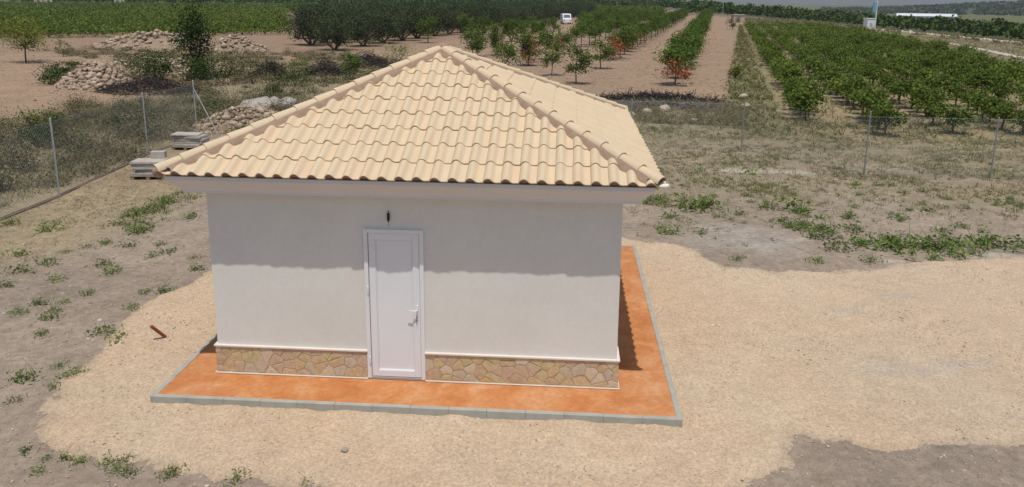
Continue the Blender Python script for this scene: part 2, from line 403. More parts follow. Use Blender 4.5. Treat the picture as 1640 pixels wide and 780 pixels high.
# gravel pad: a spread layer that thins out to a ragged edge
px = np.arange(-5.8, 14, .045); py = np.arange(-3.6, 8.3, .045)
PX, PY = np.meshgrid(px, py)
sd = poly_sd(PX, PY, GP) + .12*fbm(PX, PY, 2.6, 21) + .06*fbm(PX, PY, 8, 22) + .022*rng.normal(size=PX.shape)
sd = np.where(PX > 11, np.minimum(sd, 3), sd)
pd = np.hypot(np.maximum(np.maximum(-3.317-PX, PX-3.494), 0), np.maximum(np.maximum(-.711-PY, PY-6.2), 0))
T = .028*np.exp(-pd/.12)*fbm(PX, PY, 4.2, 25) + .055*sstep(-.02, .32, sd) + .010*fbm(PX, PY, 1.5, 23) + .006*fbm(PX, PY, 6, 24)
PZ = ground_h(PX, PY)*0 - .146 + T*np.where(sd > 0, 1, 0) + np.where(sd <= 0, -.06, .004) + .004*rng.normal(size=PX.shape)
keep = sd > -.07
idx = np.full(PX.shape, -1); idx[keep] = np.arange(keep.sum())
q0, q1, q2, q3 = idx[:-1,:-1], idx[:-1,1:], idx[1:,1:], idx[1:,:-1]
# leave out what lies under the pavement
cxm = (PX[:-1,:-1]+.02); cym = (PY[:-1,:-1]+.02)
under = (cxm > -3.2) & (cxm < 3.38) & (cym > -.62) & (cym < 6.05)
ok = (q0 >= 0)&(q1 >= 0)&(q2 >= 0)&(q3 >= 0)&~under
GF2 = np.stack([q0[ok], q1[ok], q2[ok], q3[ok]], 1); V2 = np.stack([PX[keep], PY[keep], PZ[keep]], 1)
g1 = np.array([.57,.422,.285]); g2 = np.array([.55,.42,.30]); g3 = np.array([.57,.445,.31]); g4 = np.array([.47,.405,.325])
w = fbm(V2[:,0], V2[:,1], .7, 31)[:,None]; w2 = fbm(V2[:,0], V2[:,1]*1.8, 1.1, 32)[:,None]; rgt = sstep(4.2, 7.5, V2[:,0])[:,None]
Cg = g1*(1-sstep(-.3,.9,w)) + g3*sstep(-.3,.9,w)
Cg = Cg*(1-.45*rgt) + g2*.45*rgt
Cg = Cg*(1-.8*sstep(.45,1.1,w2)*rgt) + g4*.8*sstep(.45,1.1,w2)*rgt
sw = (sstep(1.5,.5,np.hypot((V2[:,0]-2.9)/1.5,(V2[:,1]+1.55)/.55))*sstep(.1,.7,fbm(V2[:,0]*1.3,V2[:,1]*3,1.6,33)))[:,None]*.7; Cg = Cg*(1-sw)+np.array([.66,.52,.36])*sw
edge = sstep(.25, 0, sd[keep])[:,None]; Cg = Cg*(1-.35*edge)+c_dirt*.35*edge
me = mk('gravel', V2, GF2, M_gravel, True); set_soil(me, V2, Cg)
tag(obj('gravel', me), kind='structure')

# loose stones on and around the pad
n = 16000
P = np.stack([rng.uniform(-6, 13, n), rng.uniform(-3.2, 8, n)], 1)
sdp = poly_sd(P[:,0], P[:,1], GP)
inside_pav = (P[:,0] > -3.4)&(P[:,0] < 3.58)&(P[:,1] > -.8)&(P[:,1] < 6.3)
kp = ~inside_pav & ((sdp > 0)|(rng.uniform(size=n) < np.exp(sdp*2.5)*.6)); P = P[kp]; sdp = sdp[kp]
zz = np.where(sdp > 0, -.143+.055*sstep(0, .32, sdp), -.139)
sz = rng.lognormal(-4.75, .38, len(P)); sz = np.clip(sz, .004, .026)
def many_rocks(name, P, sz, m, seed):
    r = np.random.default_rng(seed); V, Fc = ICO1
    k = len(P); VV = V[None]*(1+r.normal(size=(k,len(V),1))*.16)*sz[:,None,None]*np.stack([r.uniform(.8,1.3,k), r.uniform(.8,1.3,k), r.uniform(.5,.9,k)], 1)[:,None,:]
    VV = VV + P[:,None,:]
    FF = Fc[None]+np.arange(k)[:,None,None]*len(V)
    return mk(name, VV.reshape(-1,3), FF.reshape(-1,3), m)
M_peb = island_mat('pebble', [(.52,.38,.25),(.60,.46,.32),(.45,.36,.27),(.62,.53,.42)], .9, 30, .1, .001)
tag(obj('pebbles', many_rocks('pebbles', np.column_stack([P, zz+.003]), sz, M_peb, 5)), kind='stuff')
# clods and stones on the bare soil
n = 7000
P = np.concatenate([np.stack([rng.uniform(-11.5, -4.6, n), rng.uniform(-3, 12, n)], 1), np.stack([rng.uniform(3.8, 18, n), rng.uniform(-4, 20, n)], 1)])
P = np.concatenate([P, np.stack([rng.uniform(3.2, 9, 2200), rng.uniform(-3.2, -.6, 2200)], 1), np.stack([rng.uniform(-6.5, -.5, 1500), rng.uniform(-3.2, 2.5, 1500)], 1)])
sdp = poly_sd(P[:,0], P[:,1], GP); P = P[sdp < -.05]
M_clod = island_mat('clod', [(.24,.19,.145),(.29,.23,.175),(.34,.28,.22),(.23,.185,.145),(.50,.44,.37)], .95, 30, .1, .001)
sz = np.clip(rng.lognormal(-4.4, .5, len(P)), .006, .045); sz = np.where(P[:,1] < 1, np.minimum(sz*.75, .02), sz)
tag(obj('clods', many_rocks('clods', np.column_stack([P, ground_h(P[:,0], P[:,1])]), sz, M_clod, 6)), kind='stuff')

def inpoly(n_, P, r):
    P = np.array(P, float); lo, hi = P.min(0), P.max(0); q = r.uniform(lo, hi, (n_*4,2)); return q[poly_sd(q[:,0], q[:,1], P) > 0][:n_]

# ------------------------------------------------------------------ pavement round the house
X0, X1, Y0, Y1 = -3.317, 3.494, -.711, 6.20; KW = .070
M_pav = None
m, nt, out = new_mat('orange_concrete'); p = N(nt, 'ShaderNodeBsdfPrincipled'); nt.links.new(p.outputs[0], out.inputs[0])
p.inputs['Roughness'].default_value = .75; p.inputs['Specular IOR Level'].default_value = .15
tc = N(nt, 'ShaderNodeTexCoord')
a = noise_tex(nt, 1.7, 6, .65, tc.outputs['Object']); a.inputs['Distortion'].default_value = .6
c = ramp(nt, a.outputs[0], [(.27, (.44,.15,.05)), (.5, (.525,.222,.084)), (.70, (.59,.31,.155))])
b_ = noise_tex(nt, 14, 5, .7, tc.outputs['Object'])
v = ramp(nt, b_.outputs[0], [(.3, (.86,.84,.82)), (.7, (1.1,1.1,1.1))])
mx = N(nt, 'ShaderNodeMix', data_type='RGBA', blend_type='MULTIPLY'); mx.inputs[0].default_value = 1
nt.links.new(c, mx.inputs[6]); nt.links.new(v, mx.inputs[7])
d_ = noise_tex(nt, 3.3, 7, .75, tc.outputs['Object'])     # pale scuffs where cement dust was left
sc = ramp(nt, d_.outputs[0], [(.56, (0,0,0)), (.72, (.6,.6,.6))])
mx2 = N(nt, 'ShaderNodeMix', data_type='RGBA'); nt.links.new(sc, mx2.inputs[0]); nt.links.new(mx.outputs[2], mx2.inputs[6]); mx2.inputs[7].default_value = (.60,.42,.30,1)
nt.links.new(mx2.outputs[2], p.inputs['Base Color'])
bn = noise_tex(nt, 60, 4, .6, tc.outputs['Object']); bb = N(nt, 'ShaderNodeBump'); bb.inputs['Distance'].default_value = .002
nt.links.new(bn.outputs[0], bb.inputs['Height']); nt.links.new(bb.outputs[0], p.inputs['Normal'])
M_pav = m
pav = tag(obj('pavement', MB().box(X0+KW, X1-KW, Y0+KW, Y1-KW, -.16, -.008).mesh('pavement', M_pav)), kind='structure')
def kerb_run(ax, a0, a1, f0, f1):
    nn = round((a1-a0)/.5); st = (a1-a0)/nn
    for i in range(nn):
        b0, b1 = a0+i*st+.0008, a0+(i+1)*st-.0008; dz = rnd.uniform(-.0015, .0015); dj = rnd.uniform(-.0012, .0012)
        mb = MB().box(b0, b1, f0+dj, f1+dj, -.2, dz) if ax == 'x' else MB().box(f0+dj, f1+dj, b0, b1, -.2, dz)
        obj('kerb_stone', bevel(mb.mesh('kerb_stone', M_kerb), .004, 1), pav)
kerb_run('x', X0, X1, Y0, Y0+KW); kerb_run('x', X0, X1, Y1-KW, Y1)
kerb_run('y', Y0+KW, Y1-KW, X0, X0+KW); kerb_run('y', Y0+KW, Y1-KW, X1-KW, X1)

# ------------------------------------------------------------------ the house
HW = 2.745; D = 5.49; WY = .03
house = thing('utility_house', 'small cream one-room house with hipped tile roof on orange pavement', 'house')
wall = MB()
DX0, DX1, DZ = -.612, .142, 2.10
wx = HW-.03
wall.box(-wx, DX0, WY, .23, 0, 2.86); wall.box(DX1, wx, WY, .23, 0, 2.86); wall.box(DX0, DX1, WY, .23, DZ, 2.86)
wall.box(-wx, -wx+.2, .23, D-.23, 0, 2.86); wall.box(wx-.2, wx, .23, D-.23, 0, 2.86); wall.box(-wx, wx, D-.23, D-.03, 0, 2.86)
obj('wall', wall.mesh('wall', M_wall), house)

# plinth of irregular flagstones set in mortar
PH = .385
pl = MB()
pl.box(-HW+.012, DX0-.012, .012, WY, .0, PH); pl.box(DX1+.012, HW-.012, .012, WY, .0, PH)
pl.box(-HW+.012, -wx, WY, D-.042, 0, PH); pl.box(wx, HW-.012, WY, D-.042, 0, PH); pl.box(-HW+.012, HW-.012, D-.03, D-.012, 0, PH)
plinth = obj('plinth', pl.mesh('plinth', M_plinth), house)
cp = MB()
cp.box(-HW-.012, DX0-.004, -.012, WY, PH, PH+.026); cp.box(DX1+.004, HW+.012, -.012, WY, PH, PH+.026)
cp.box(-HW-.012, -wx, WY, D+.012, PH, PH+.026); cp.box(wx, HW+.012, WY, D+.012, PH, PH+.026)
obj('plinth_cap', bevel(cp.mesh('plinth_cap', M_cap), .004, 1), house)
sk = MB(); sk.box(-HW-.02, DX0-.01, -.02, .012, -.006, .009); sk.box(DX1+.01, HW+.02, -.02, .012, -.006, .009)
sk.box(-HW-.02, -HW+.012, .012, D, -.006, .009); sk.box(HW-.012, HW+.02, .012, D, -.006, .009)
obj('base_fillet', bevel(sk.mesh('base_fillet', mat('base_mortar', (.58,.48,.40), (.64,.55,.47), 8, .9)), .006, 1), house)
def clip_poly(P, n, d):
    out_ = []
    for i in range(len(P)):
        a, b = P[i], P[(i+1) % len(P)]; da, db = a@n-d, b@n-d
        if da <= 0: out_.append(a)
        if (da < 0 < db) or (db < 0 < da): out_.append(a+(b-a)*da/(da-db))
    return out_
def flagstones(w_, h_, place, seed, cell=.165):
    r = np.random.default_rng(seed); pts = []
    tries = 0
    while tries < 4000 and len(pts) < w_*h_/(cell*cell*.72):
        q = r.uniform((0,0), (w_,h_)); tries += 1
        if all(np.hypot((q-o)[0]*.8, (q-o)[1]*1.15) > cell*rnd.uniform(.45,.85) for o in pts): pts.append(q)
    for i, a in enumerate(pts):
        P_ = [np.array(v) for v in ((.004,.012),(w_-.004,.012),(w_-.004,h_-.004),(.004,h_-.004))]
        for j, b in enumerate(pts):
            if i == j: continue
            nrm = b-a; L_ = np.linalg.norm(nrm); nrm = nrm/L_
            P_ = clip_poly(P_, nrm, (a+b)/2@nrm-.0022)
            if len(P_) < 3: break
        if len(P_) < 3: continue
        # roughen the outline a little
        Q = []
        for k in range(len(P_)):
            p0, p1 = P_[k], P_[(k+1) % len(P_)]; Q.append(p0)
            if np.linalg.norm(p1-p0) > .06: Q.append((p0+p1)/2+r.normal(size=2)*.004)
        c0 = np.mean(Q, 0); pr = r.uniform(.003, .007); tl = r.normal(size=2)*.012
        ring0 = [(q[0], q[1], .004) for q in Q]; ring1 = [(q[0], q[1], pr*.55) for q in Q]
        ring2 = []
        for q in Q:
            s_ = c0+(q-c0)*(1-.010/max(.03, np.linalg.norm(q-c0))); ring2.append((s_[0], s_[1], pr+float((s_-c0)@tl)))
        k = len(Q); V_ = [place(*v) for v in ring0+ring1+ring2]+[place(c0[0], c0[1], pr+.002)]
        F_ = []
        for t in range(k):
            t2 = (t+1) % k; F_ += [(t, t2, k+t2, k+t), (k+t, k+t2, 2*k+t2, 2*k+t), (2*k+t, 2*k+t2, 3*k)]
        obj('stone', mk('stone', V_, F_, M_stones[int(r.choice(7, p=[.27,.22,.15,.08,.03,.10,.15]))]), plinth)
flagstones(DX0-.012+HW, PH, lambda u, v, w: (-HW+u, .012-w, v), 3)
flagstones(HW-DX1-.012, PH, lambda u, v, w: (DX1+.012+u, .012-w, v), 4)
flagstones(D-.03, PH, lambda u, v, w: (HW-.012+w, .012+u, v), 5, .2)
flagstones(D-.03, PH, lambda u, v, w: (-HW+.012-w, D-.02-u, v), 6, .2)

# moulded cornice under the eaves
prof = [(.0,2.585),(.185,2.585),(.205,2.592),(.207,2.625),(.225,2.65),(.255,2.685),(.295,2.725),(.335,2.76),(.352,2.785),(.356,2.835),(.30,2.85),(.0,2.85)]
V_, F_ = [], []
for o_, z_ in prof:
    h_ = HW-.03+o_; V_ += [(-h_, D/2-h_, z_), (h_, D/2-h_, z_), (h_, D/2+h_, z_), (-h_, D/2+h_, z_)]
for i in range(len(prof)-1):
    for k in range(4): F_.append((i*4+k, i*4+(k+1) % 4, (i+1)*4+(k+1) % 4, (i+1)*4+k))
obj('cornice', mk('cornice', V_, F_, M_cornice), house)

# door
leaf = MB()
fy = .008
FR = .035
lx0, lx1, lz0, lz1 = DX0+FR+.006, DX1-FR-.006, .034, DZ-FR-.006
st = .088
ly = .016
leaf.box(lx0, lx0+st, ly, .06, lz0, lz1); leaf.box(lx1-st, lx1, ly, .06, lz0, lz1)
leaf.box(lx0+st, lx1-st, ly, .06, lz1-st, lz1); leaf.box(lx0+st, lx1-st, ly, .06, lz0, lz0+.085)
door = obj('door', bevel(leaf.mesh('door', M_door), .003, 1), house)
obj('door_panel', MB().box(lx0+st-.001, lx1-st+.001, ly+.024, .055, lz0+.08, lz1-st+.001).mesh('door_panel', M_door), door)
bd = MB(); bw = .012; a0, a1, b0, b1 = lx0+st, lx1-st, lz0+.085, lz1-st
bd.box(a0, a0+bw, ly+.010, ly+.0235, b0+bw, b1-bw); bd.box(a1-bw, a1, ly+.010, ly+.0235, b0+bw, b1-bw); bd.box(a0, a1, ly+.010, ly+.0235, b1-bw, b1); bd.box(a0, a1, ly+.004, ly+.0235, b0, b0+bw)
obj('glazing_bead', bevel(bd.mesh('glazing_bead', M_door), .003, 1), door)
fr = MB(); fr.box(DX0-.018, DX0+FR, fy-.014, .09, .012, DZ+.016); fr.box(DX1-FR, DX1+.018, fy-.014, .09, .012, DZ+.016)
fr.box(DX0+FR, DX1-FR, fy-.014, .09, DZ-FR, DZ+.016)
obj('door_frame', bevel(fr.mesh('door_frame', M_door), .003, 1), house)
obj('door_sill', MB().box(DX0-.005, DX1+.005, -.004, .08, .0, .028).mesh('door_sill', mat('sill_metal', (.42,.40,.40), None, rough=.5, metal=.4)), house)
hx = lx1-st/2+.004; hz = .985
hd = MB(); hd.box(hx-.016, hx+.016, ly-.008, ly-.0005, hz-.115, hz+.09)
obj('handle_plate', bevel(hd.mesh('handle_plate', M_door), .003, 1), door)
lv = MB(); lv.tube([(hx, ly-.006, hz+.03), (hx, ly-.05, hz+.03), (hx-.02, ly-.056, hz+.03), (hx-.125, ly-.052, hz+.026)], [.010,.010,.010,.008], 8)
obj('handle', lv.mesh('handle', M_door, True), door)
obj('keyhole', MB().tube([(hx, ly-.007, hz-.06), (hx, ly-.016, hz-.06)], .010, 10).mesh('keyhole', M_metal), door)
kr = MB(); kr.tube([(hx, ly-.015, hz-.06), (hx, ly-.035, hz-.062), (hx+.002, ly-.033, hz-.085)], .005, 6)
kr.tube([(hx+.002, ly-.03, hz-.08), (hx-.008, ly-.026, hz-.12), (hx-.004, ly-.024, hz-.165)], .004, 6)
tag(obj('key_bunch', kr.mesh('key_bunch', mat('dark_keys', (.10,.09,.085), None, rough=.4, metal=.6))), 'small dark bunch of keys hanging in the lock of the white door', 'keys')
for z_ in (1.28, 1.86, .28):
    hg = MB(); hg.tube([(DX0+FR-.01, fy-.022, z_-.045), (DX0+FR-.01, fy-.022, z_+.045)], .011, 8)
    obj('hinge', hg.mesh('hinge', M_door), door)
# lamp socket on its wire over the door
lh = thing('lamp_holder', 'black bulb socket hanging on a short wire above the white door', 'lamp holder', (-.29, WY-.03, 2.27))
obj('socket', MB().tube([(0,0,.07),(0,0,.045),(0,0,.044),(0,0,-.02),(0,0,-.022),(0,0,-.045)], [.014,.02,.017,.019,.013,.012], 10).mesh('socket', M_black), lh)
obj('wire', MB().tube([(0,.034,.085),(0,.0,.088),(0,0,.068)], .006, 6).mesh('wire', M_black), lh)
obj('loose_wire', MB().tube([(0,0,-.04),(.004,.003,-.075),(-.004,.008,-.10)], .004, 5).mesh('loose_wire', mat('pale_wire', (.3,.26,.22), None)), lh)

# ---- roof
E_ = 3.157; ZE = 2.865; ZP = 4.24
PHI = math.atan2(ZP-ZE, E_); LS = math.hypot(E_, ZP-ZE); NC = 9; NCOL = 29
CW = 2*E_/NCOL; CS = LS/NC; TL = CS+.07; CY0 = D/2
# roof deck under the tiles
h_ = E_-.06
obj('roof_deck', mk('roof_deck', [(-h_,CY0-h_,ZE-.012),(h_,CY0-h_,ZE-.012),(h_,CY0+h_,ZE-.012),(-h_,CY0+h_,ZE-.012),(0,CY0,ZP-.03)],
    [(0,1,4),(1,2,4),(2,3,4),(3,0,4),(3,2,1,0)], M_mortar), house)
NU = 12
def tile_prof(t):
    # broad roll, then a shallow pan
    if t < .60: return .052*math.sin(PI*t/.60)**.85
    return -.006*math.sin(PI*(t-.60)/.40)
def tile_geom():
    V_, th = [], .014
    for vv, up in ((0, .022), (TL, .002)):
        for lay in (0, -th):
            for i in range(NU+1):
                t = i/NU; V_.append((t*CW+(.012 if i == NU else 0), vv, tile_prof(t)+up+lay-(.004 if i == NU else 0)))
    k = NU+1; F_ = []
    for i in range(NU):
        F_.append((i, i+1, 2*k+i+1, 2*k+i))            # top
        F_.append((k+i+1, k+i, 3*k+i, 3*k+i+1))        # underside
        F_.append((k+i, k+i+1, i+1, i))                # front lip
        F_.append((2*k+i, 2*k+i+1, 3*k+i+1, 3*k+i))    # back
    F_.append((0, 2*k, 3*k, k)); F_.append((NU, k+NU, 3*k+NU, 2*k+NU))
    return V_, F_
TV, TF = tile_geom()
tile_me = mk('tile', TV, TF, M_tile, True)
def sharp(me):
    bm = bmesh.new(); bm.from_mesh(me)
    for e in bm.edges: e.smooth = not (len(e.link_faces) == 2 and e.calc_face_angle(0) > .9)
    bm.to_mesh(me); bm.free(); return me
sharp(tile_me)
nrm_r = Vector((1, E_/LS, 0)).normalized(); nrm_l = Vector((-1, E_/LS, 0)).normalized()   # hip planes in face coordinates (x, slope)
stuff_V, stuff_F = [], []
tile_count = 0
for face in range(4):
    Rz = Matrix.Rotation(face*PI/2, 4, 'Z')
    face_m = Matrix.Translation((0, CY0, 0)) @ Rz @ Matrix.Translation((0, -E_, ZE)) @ Matrix.Rotation(PHI, 4, 'X')
    for c_ in range(NC):
        for j in range(NCOL):
            x0 = -E_+j*CW; s0 = c_*CS
            lim0 = E_*(1-s0/LS); lim1 = E_*(1-(s0+TL)/LS)
            if x0 > lim0-.03 or x0+CW < -lim0+.03: continue
            jit = Matrix.Translation((x0+rnd.uniform(-.002,.002), s0+rnd.uniform(-.006,.006), rnd.uniform(-.003,.003))) @ Matrix.Rotation(rnd.uniform(-.010,.010), 4, 'Z')
            clipped = x0+CW > lim1 or x0 < -lim1
            me_ = tile_me
            if clipped:
                bm = bmesh.new(); bm.from_mesh(tile_me); bm.transform(jit)
                for nn_, in ((nrm_r,), (nrm_l,)):
                    bmesh.ops.bisect_plane(bm, geom=bm.verts[:]+bm.edges[:]+bm.faces[:], plane_co=Vector((nn_.x/abs(nn_.x)*E_, 0, 0)), plane_no=nn_, clear_outer=True)
                if len(bm.faces) < 4: bm.free(); continue
                ar = sum(f.calc_area() for f in bm.faces)
                if ar < .012: bm.free(); continue
                bm.transform(jit.inverted())
                me_ = bpy.data.meshes.new('tile'); bm.to_mesh(me_); bm.free(); me_.materials.append(M_tile) if not me_.materials else None
            if face in (0, 1):
                o = obj('tile', me_, house); o.matrix_local = face_m @ jit; tile_count += 1
            else:
                o0 = len(stuff_V); T_ = face_m @ jit
                stuff_V += [tuple(T_ @ v.co) for v in me_.vertices]; stuff_F += [tuple(i+o0 for i in p_.vertices) for p_ in me_.polygons]
print('tiles', tile_count)
tag(obj('roof_tiles', mk('roof_tiles', stuff_V, stuff_F, M_tile, False), house), kind='stuff')
# mortar plugs closing the rolls along the eaves
kk_ = 8; V_ = [(.062*math.cos(PI*i/kk_), y_, .056*math.sin(PI*i/kk_)) for y_ in (0, .03) for i in range(kk_+1)]
plug = mk('eave_plug', V_, [tuple(range(kk_+1)), tuple(range(2*kk_+1, kk_, -1))]+[(i+1, i, kk_+1+i, kk_+2+i) for i in range(kk_)], M_mortar)
for face in range(4):
    for j in range(NCOL):
        o = obj('eave_plug', plug, house)
        o.matrix_local = Matrix.Translation((0, CY0, 0)) @ Matrix.Rotation(face*PI/2, 4, 'Z') @ Matrix.Translation((-E_+(j+.30)*CW, -E_+.022, ZE+.012))
# hip caps and their mortar beds
HD = Vector((E_, E_, ZP-ZE)); HL = HD.length; HDn = HD.normalized()
NCAP = 14; CAPS = (HL-.05)/NCAP
def cap_geom():
    V_ = []; k = 10; ln = CAPS+.06
    for vv, r_, up in ((0, .090, .018), (ln, .080, .004)):
        for rr in (r_, r_-.016):
            for i in range(k+1):
                a_ = PI*(1.0*i/k); V_.append((rr*math.cos(a_), vv, rr*math.sin(a_)*.92+up))
    k += 1; F_ = []
    for i in range(k-1):
        F_ += [(i, i+1, 2*k+i+1, 2*k+i), (k+i+1, k+i, 3*k+i, 3*k+i+1), (k+i, k+i+1, i+1, i), (2*k+i, 2*k+i+1, 3*k+i+1, 3*k+i)]
    F_ += [(0, 2*k, 3*k, k), (k-1, 2*k-1, 4*k-1, 3*k-1)]
    return V_, F_
cap_me = sharp(mk('ridge_tile', *cap_geom(), M_tile, True))
for hip in range(4):
    a_ = hip*PI/2
    start = Vector((-E_, -E_, ZE)); start = Matrix.Rotation(a_, 4, 'Z') @ start
    d_ = Matrix.Rotation(a_, 4, 'Z') @ HDn
    x_ = d_.cross(Vector((0,0,1))).normalized(); z_ = x_.cross(d_).normalized()
    for i in range(NCAP):
        pos = start + d_*(i*CAPS+.05+rnd.uniform(-.006,.006)) + z_*.022 + Vector((0, CY0, 0))
        Mx = Matrix((x_, d_, z_)).transposed().to_4x4() @ Matrix.Rotation(rnd.uniform(-.02,.02), 4, 'Z'); Mx.translation = pos
        o = obj('ridge_tile', cap_me, house); o.matrix_local = Mx
    # bed: skirts down onto both tiled faces, with a wavy lower edge
    V_, F_ = [], []; ns = 118
    tri = (HL*1.0)
    for i in range(ns+1):
        s_ = (HL-.05)*i/ns; c0 = start + d_*(s_+.05) + Vector((0, CY0, 0))
        for sgn in (-1, 1):
            # direction across the face, horizontal, away from the hip
            fdir = (Matrix.Rotation(a_, 4, 'Z') @ (Vector((1,0,0)) if sgn > 0 else Vector((0,1,0))))
            wv = .142 + .006*math.sin(s_*2*PI/(CW*1.414*1.0)+hip+sgn) + .030*mnoise.noise(Vector((s_*6, hip*5+sgn, 0)))
            wv = min(wv, max(.03, (HL-s_)*.6))
            fn = Vector((0,0,1))
            V_ += [tuple(c0+fdir*wv*1.35+fn*.0), tuple(c0+fdir*wv*1.12+fn*.078), tuple(c0+fn*.094+fdir*.06), tuple(c0+fn*.10)]
    for i in range(ns):
        b0 = i*8
        for sgn in (0, 1):
            for k in range(3):
                q = b0+sgn*4+k; F_.append((q, q+1, q+9, q+8) if sgn else (q+1, q, q+8, q+9))
    obj('hip_mortar', mk('hip_mortar', V_, F_, M_mortar, True), house)
apx = rock_np(2, .11, .75, .15, 4)
obj('apex_mortar', mk('apex_mortar', apx[0]+np.array([0,CY0,ZP+.06]), apx[1], M_mortar, True), house)
cl_ = rock_np(2, .06, .75, .3, 9); cl_ = (cl_[0]*np.array([1.15,.9,.75]), cl_[1])
o = obj('corner_mortar', mk('corner_mortar', cl_[0]+np.array([E_-.0, CY0-E_+.03, ZE+.012]), cl_[1], M_lime, False), house); tag(o, 'white lump of mortar plugging the right eave corner')
cl_ = rock_np(2, .08, .9, .2, 12)
obj('corner_mortar', mk('corner_mortar', cl_[0]+np.array([-E_+.05, CY0-E_+.05, ZE+.04]), cl_[1], M_mortar, True), house)

# ------------------------------------------------------------------ small things near the house
foot = Vector((-4.12, 1.20, -.09)); tip = Vector((-4.25, 1.12, -.07)) + Vector((.035,-.34,1))*.225
tag(obj('pipe', MB().tube([foot, foot.lerp(tip, .5), tip], .026, 10).mesh('pipe', M_rust)), 'short dull red pipe stuck leaning in the gravel left of the house', 'pipe')
V_, F_ = rock_np(2, .045, .6, .3, 77)
tag(obj('stone', mk('stone', V_+np.array([-.5,-1.6,-.065]), F_, M_rockw)), 'small grey stone lying alone on the gravel in front of the kerb', 'stone')

# stacks of slabs by the left fence
def slab_me(w_, d_, h_): return bevel(MB().box(-w_/2, w_/2, -d_/2, d_/2, 0, h_).mesh('slab', M_slab), .018, 2)
def pallet(x, y, rz, label):
    t = thing('pallet', label, 'pallet', (x, y, gz(x, y)), rz, 'pallets under the slab stacks')
    bm_ = MB().box(-.5, .5, -.05, .05, 0, .022).mesh('board', M_wood)
    for yy in (-.36, -.18, 0, .18, .36): obj('board', bm_, t, (0, yy, .10))
    bb_ = MB().box(-.05, .05, -.4, .4, 0, .095).mesh('bearer', M_wood)
    for xx in (-.44, 0, .44): obj('bearer', bb_, t, (xx, 0, 0))
    return t
def stack(x, y, rz, n_, w_, d_, h_, grp, where):
    z_ = gz(x, y)+.125; names = ['lowest','second lowest','third lowest','middle','upper','second highest','topmost']
    me_ = slab_me(w_, d_, h_)
    for i in range(n_):
        nm = names[i] if i < n_-1 else 'topmost'
        o = obj('paving_slab', me_, None, (x+rnd.uniform(-.06,.06), y+rnd.uniform(-.05,.05), z_), (0,0,rz+rnd.uniform(-.07,.07)))
        tag(o, '%s pinkish grey slab of the %s' % (nm, where), 'slab', grp); z_ += h_+.003
    return z_
pallet(-10.05, 11.75, .12, 'grey wooden pallet under the slab stack at the left eave corner')
zt = stack(-10.05, 11.75, .12, 5, .92, .6, .075, 'slabs of the front stack', 'front stack at the left eave corner')
tag(obj('concrete_block', bevel(MB().box(-.2,.2,-.1,.1,0,.2).mesh('concrete_block', M_slab), .01, 1), None, (-10.0, 12.05, zt), (0,0,.2)), 'grey concrete block standing on the front slab stack', 'block')
tag(obj('timber_plank', bevel(MB().box(-.45,.45,-.07,.07,0,.05).mesh('timber_plank', M_wood), .005, 1), None, (-10.55, 12.55, gz(-10.5,12.5)+.28), (0,.0,.1)), 'grey plank sticking out left behind the front slab stack', 'plank')
tag(obj('concrete_block', bevel(MB().box(-.5,.5,-.1,.1,0,.28).mesh('concrete_block', M_slab), .01, 1), None, (-10.55, 12.72, gz(-10.5,12.5)), (0,0,.1)), 'low concrete block lying on the ground behind the front slab stack', 'block')
pallet(-11.0, 16.0, -.05, 'grey wooden pallet under the slab stack below the tall fence post')
zt = stack(-11.0, 16.0, -.05, 4, 1.05, .6, .085, 'slabs of the rear stack', 'rear stack below the tall corner post')
tag(obj('paving_slab', slab_me(.95, .6, .05), None, (-11.1, 16.0, zt), (0,.02,.1)), 'pale thin slab lying askew across the rear stack', 'slab', 'slabs of the rear stack')
tag(obj('paving_slab', slab_me(.8, .6, .12), None, (-10.15, 16.2, gz(-10.1,16.2)+.0), (0,0,.1)), 'thick grey slab on the ground right of the rear stack', 'slab', 'slabs of the rear stack')

# ------------------------------------------------------------------ chain link fences
def wire_panel(p0, p1, h0, h1, w, sp=.07):
    """diagonal wires both ways between two posts, plus three line wires"""
    p0, p1 = Vector(p0), Vector(p1); L_ = (p1-p0).length; H_ = h1-h0; e = (p1-p0)/L_; up = Vector((0,0,1)); nn_ = e.cross(up)
    V_, F_ = [], []
    def seg(a, b, off, r_):
        d_ = (b[0]-a[0], b[1]-a[1]); l_ = math.hypot(*d_); q = (-d_[1]/l_, d_[0]/l_); o = len(V_)
        for s_, z_ in (a, b):
            for k in range(3):
                an = 2*PI*k/3; s2 = s_+q[0]*math.cos(an)*r_; z2 = z_+q[1]*math.cos(an)*r_
                V_.append(tuple(p0+e*s2+up*(h0+z2)+nn_*(off+math.sin(an)*r_)))
        for k in range(3): F_.append((o+k, o+(k+1) % 3, o+3+(k+1) % 3, o+3+k))
    t = -H_
    while t < L_:
        a0, a1 = max(0, t), min(L_, t+H_)
        if a1-a0 > .02:
            seg((a0, a0-t), (a1, a1-t), .003, w)
            seg((a0, H_-(a0-t)), (a1, H_-(a1-t)), -.003, w)
        t += sp*1.414
    for z_ in (.02, H_/2, H_): seg((0, z_), (L_, z_), 0, .0028)
    return V_, F_
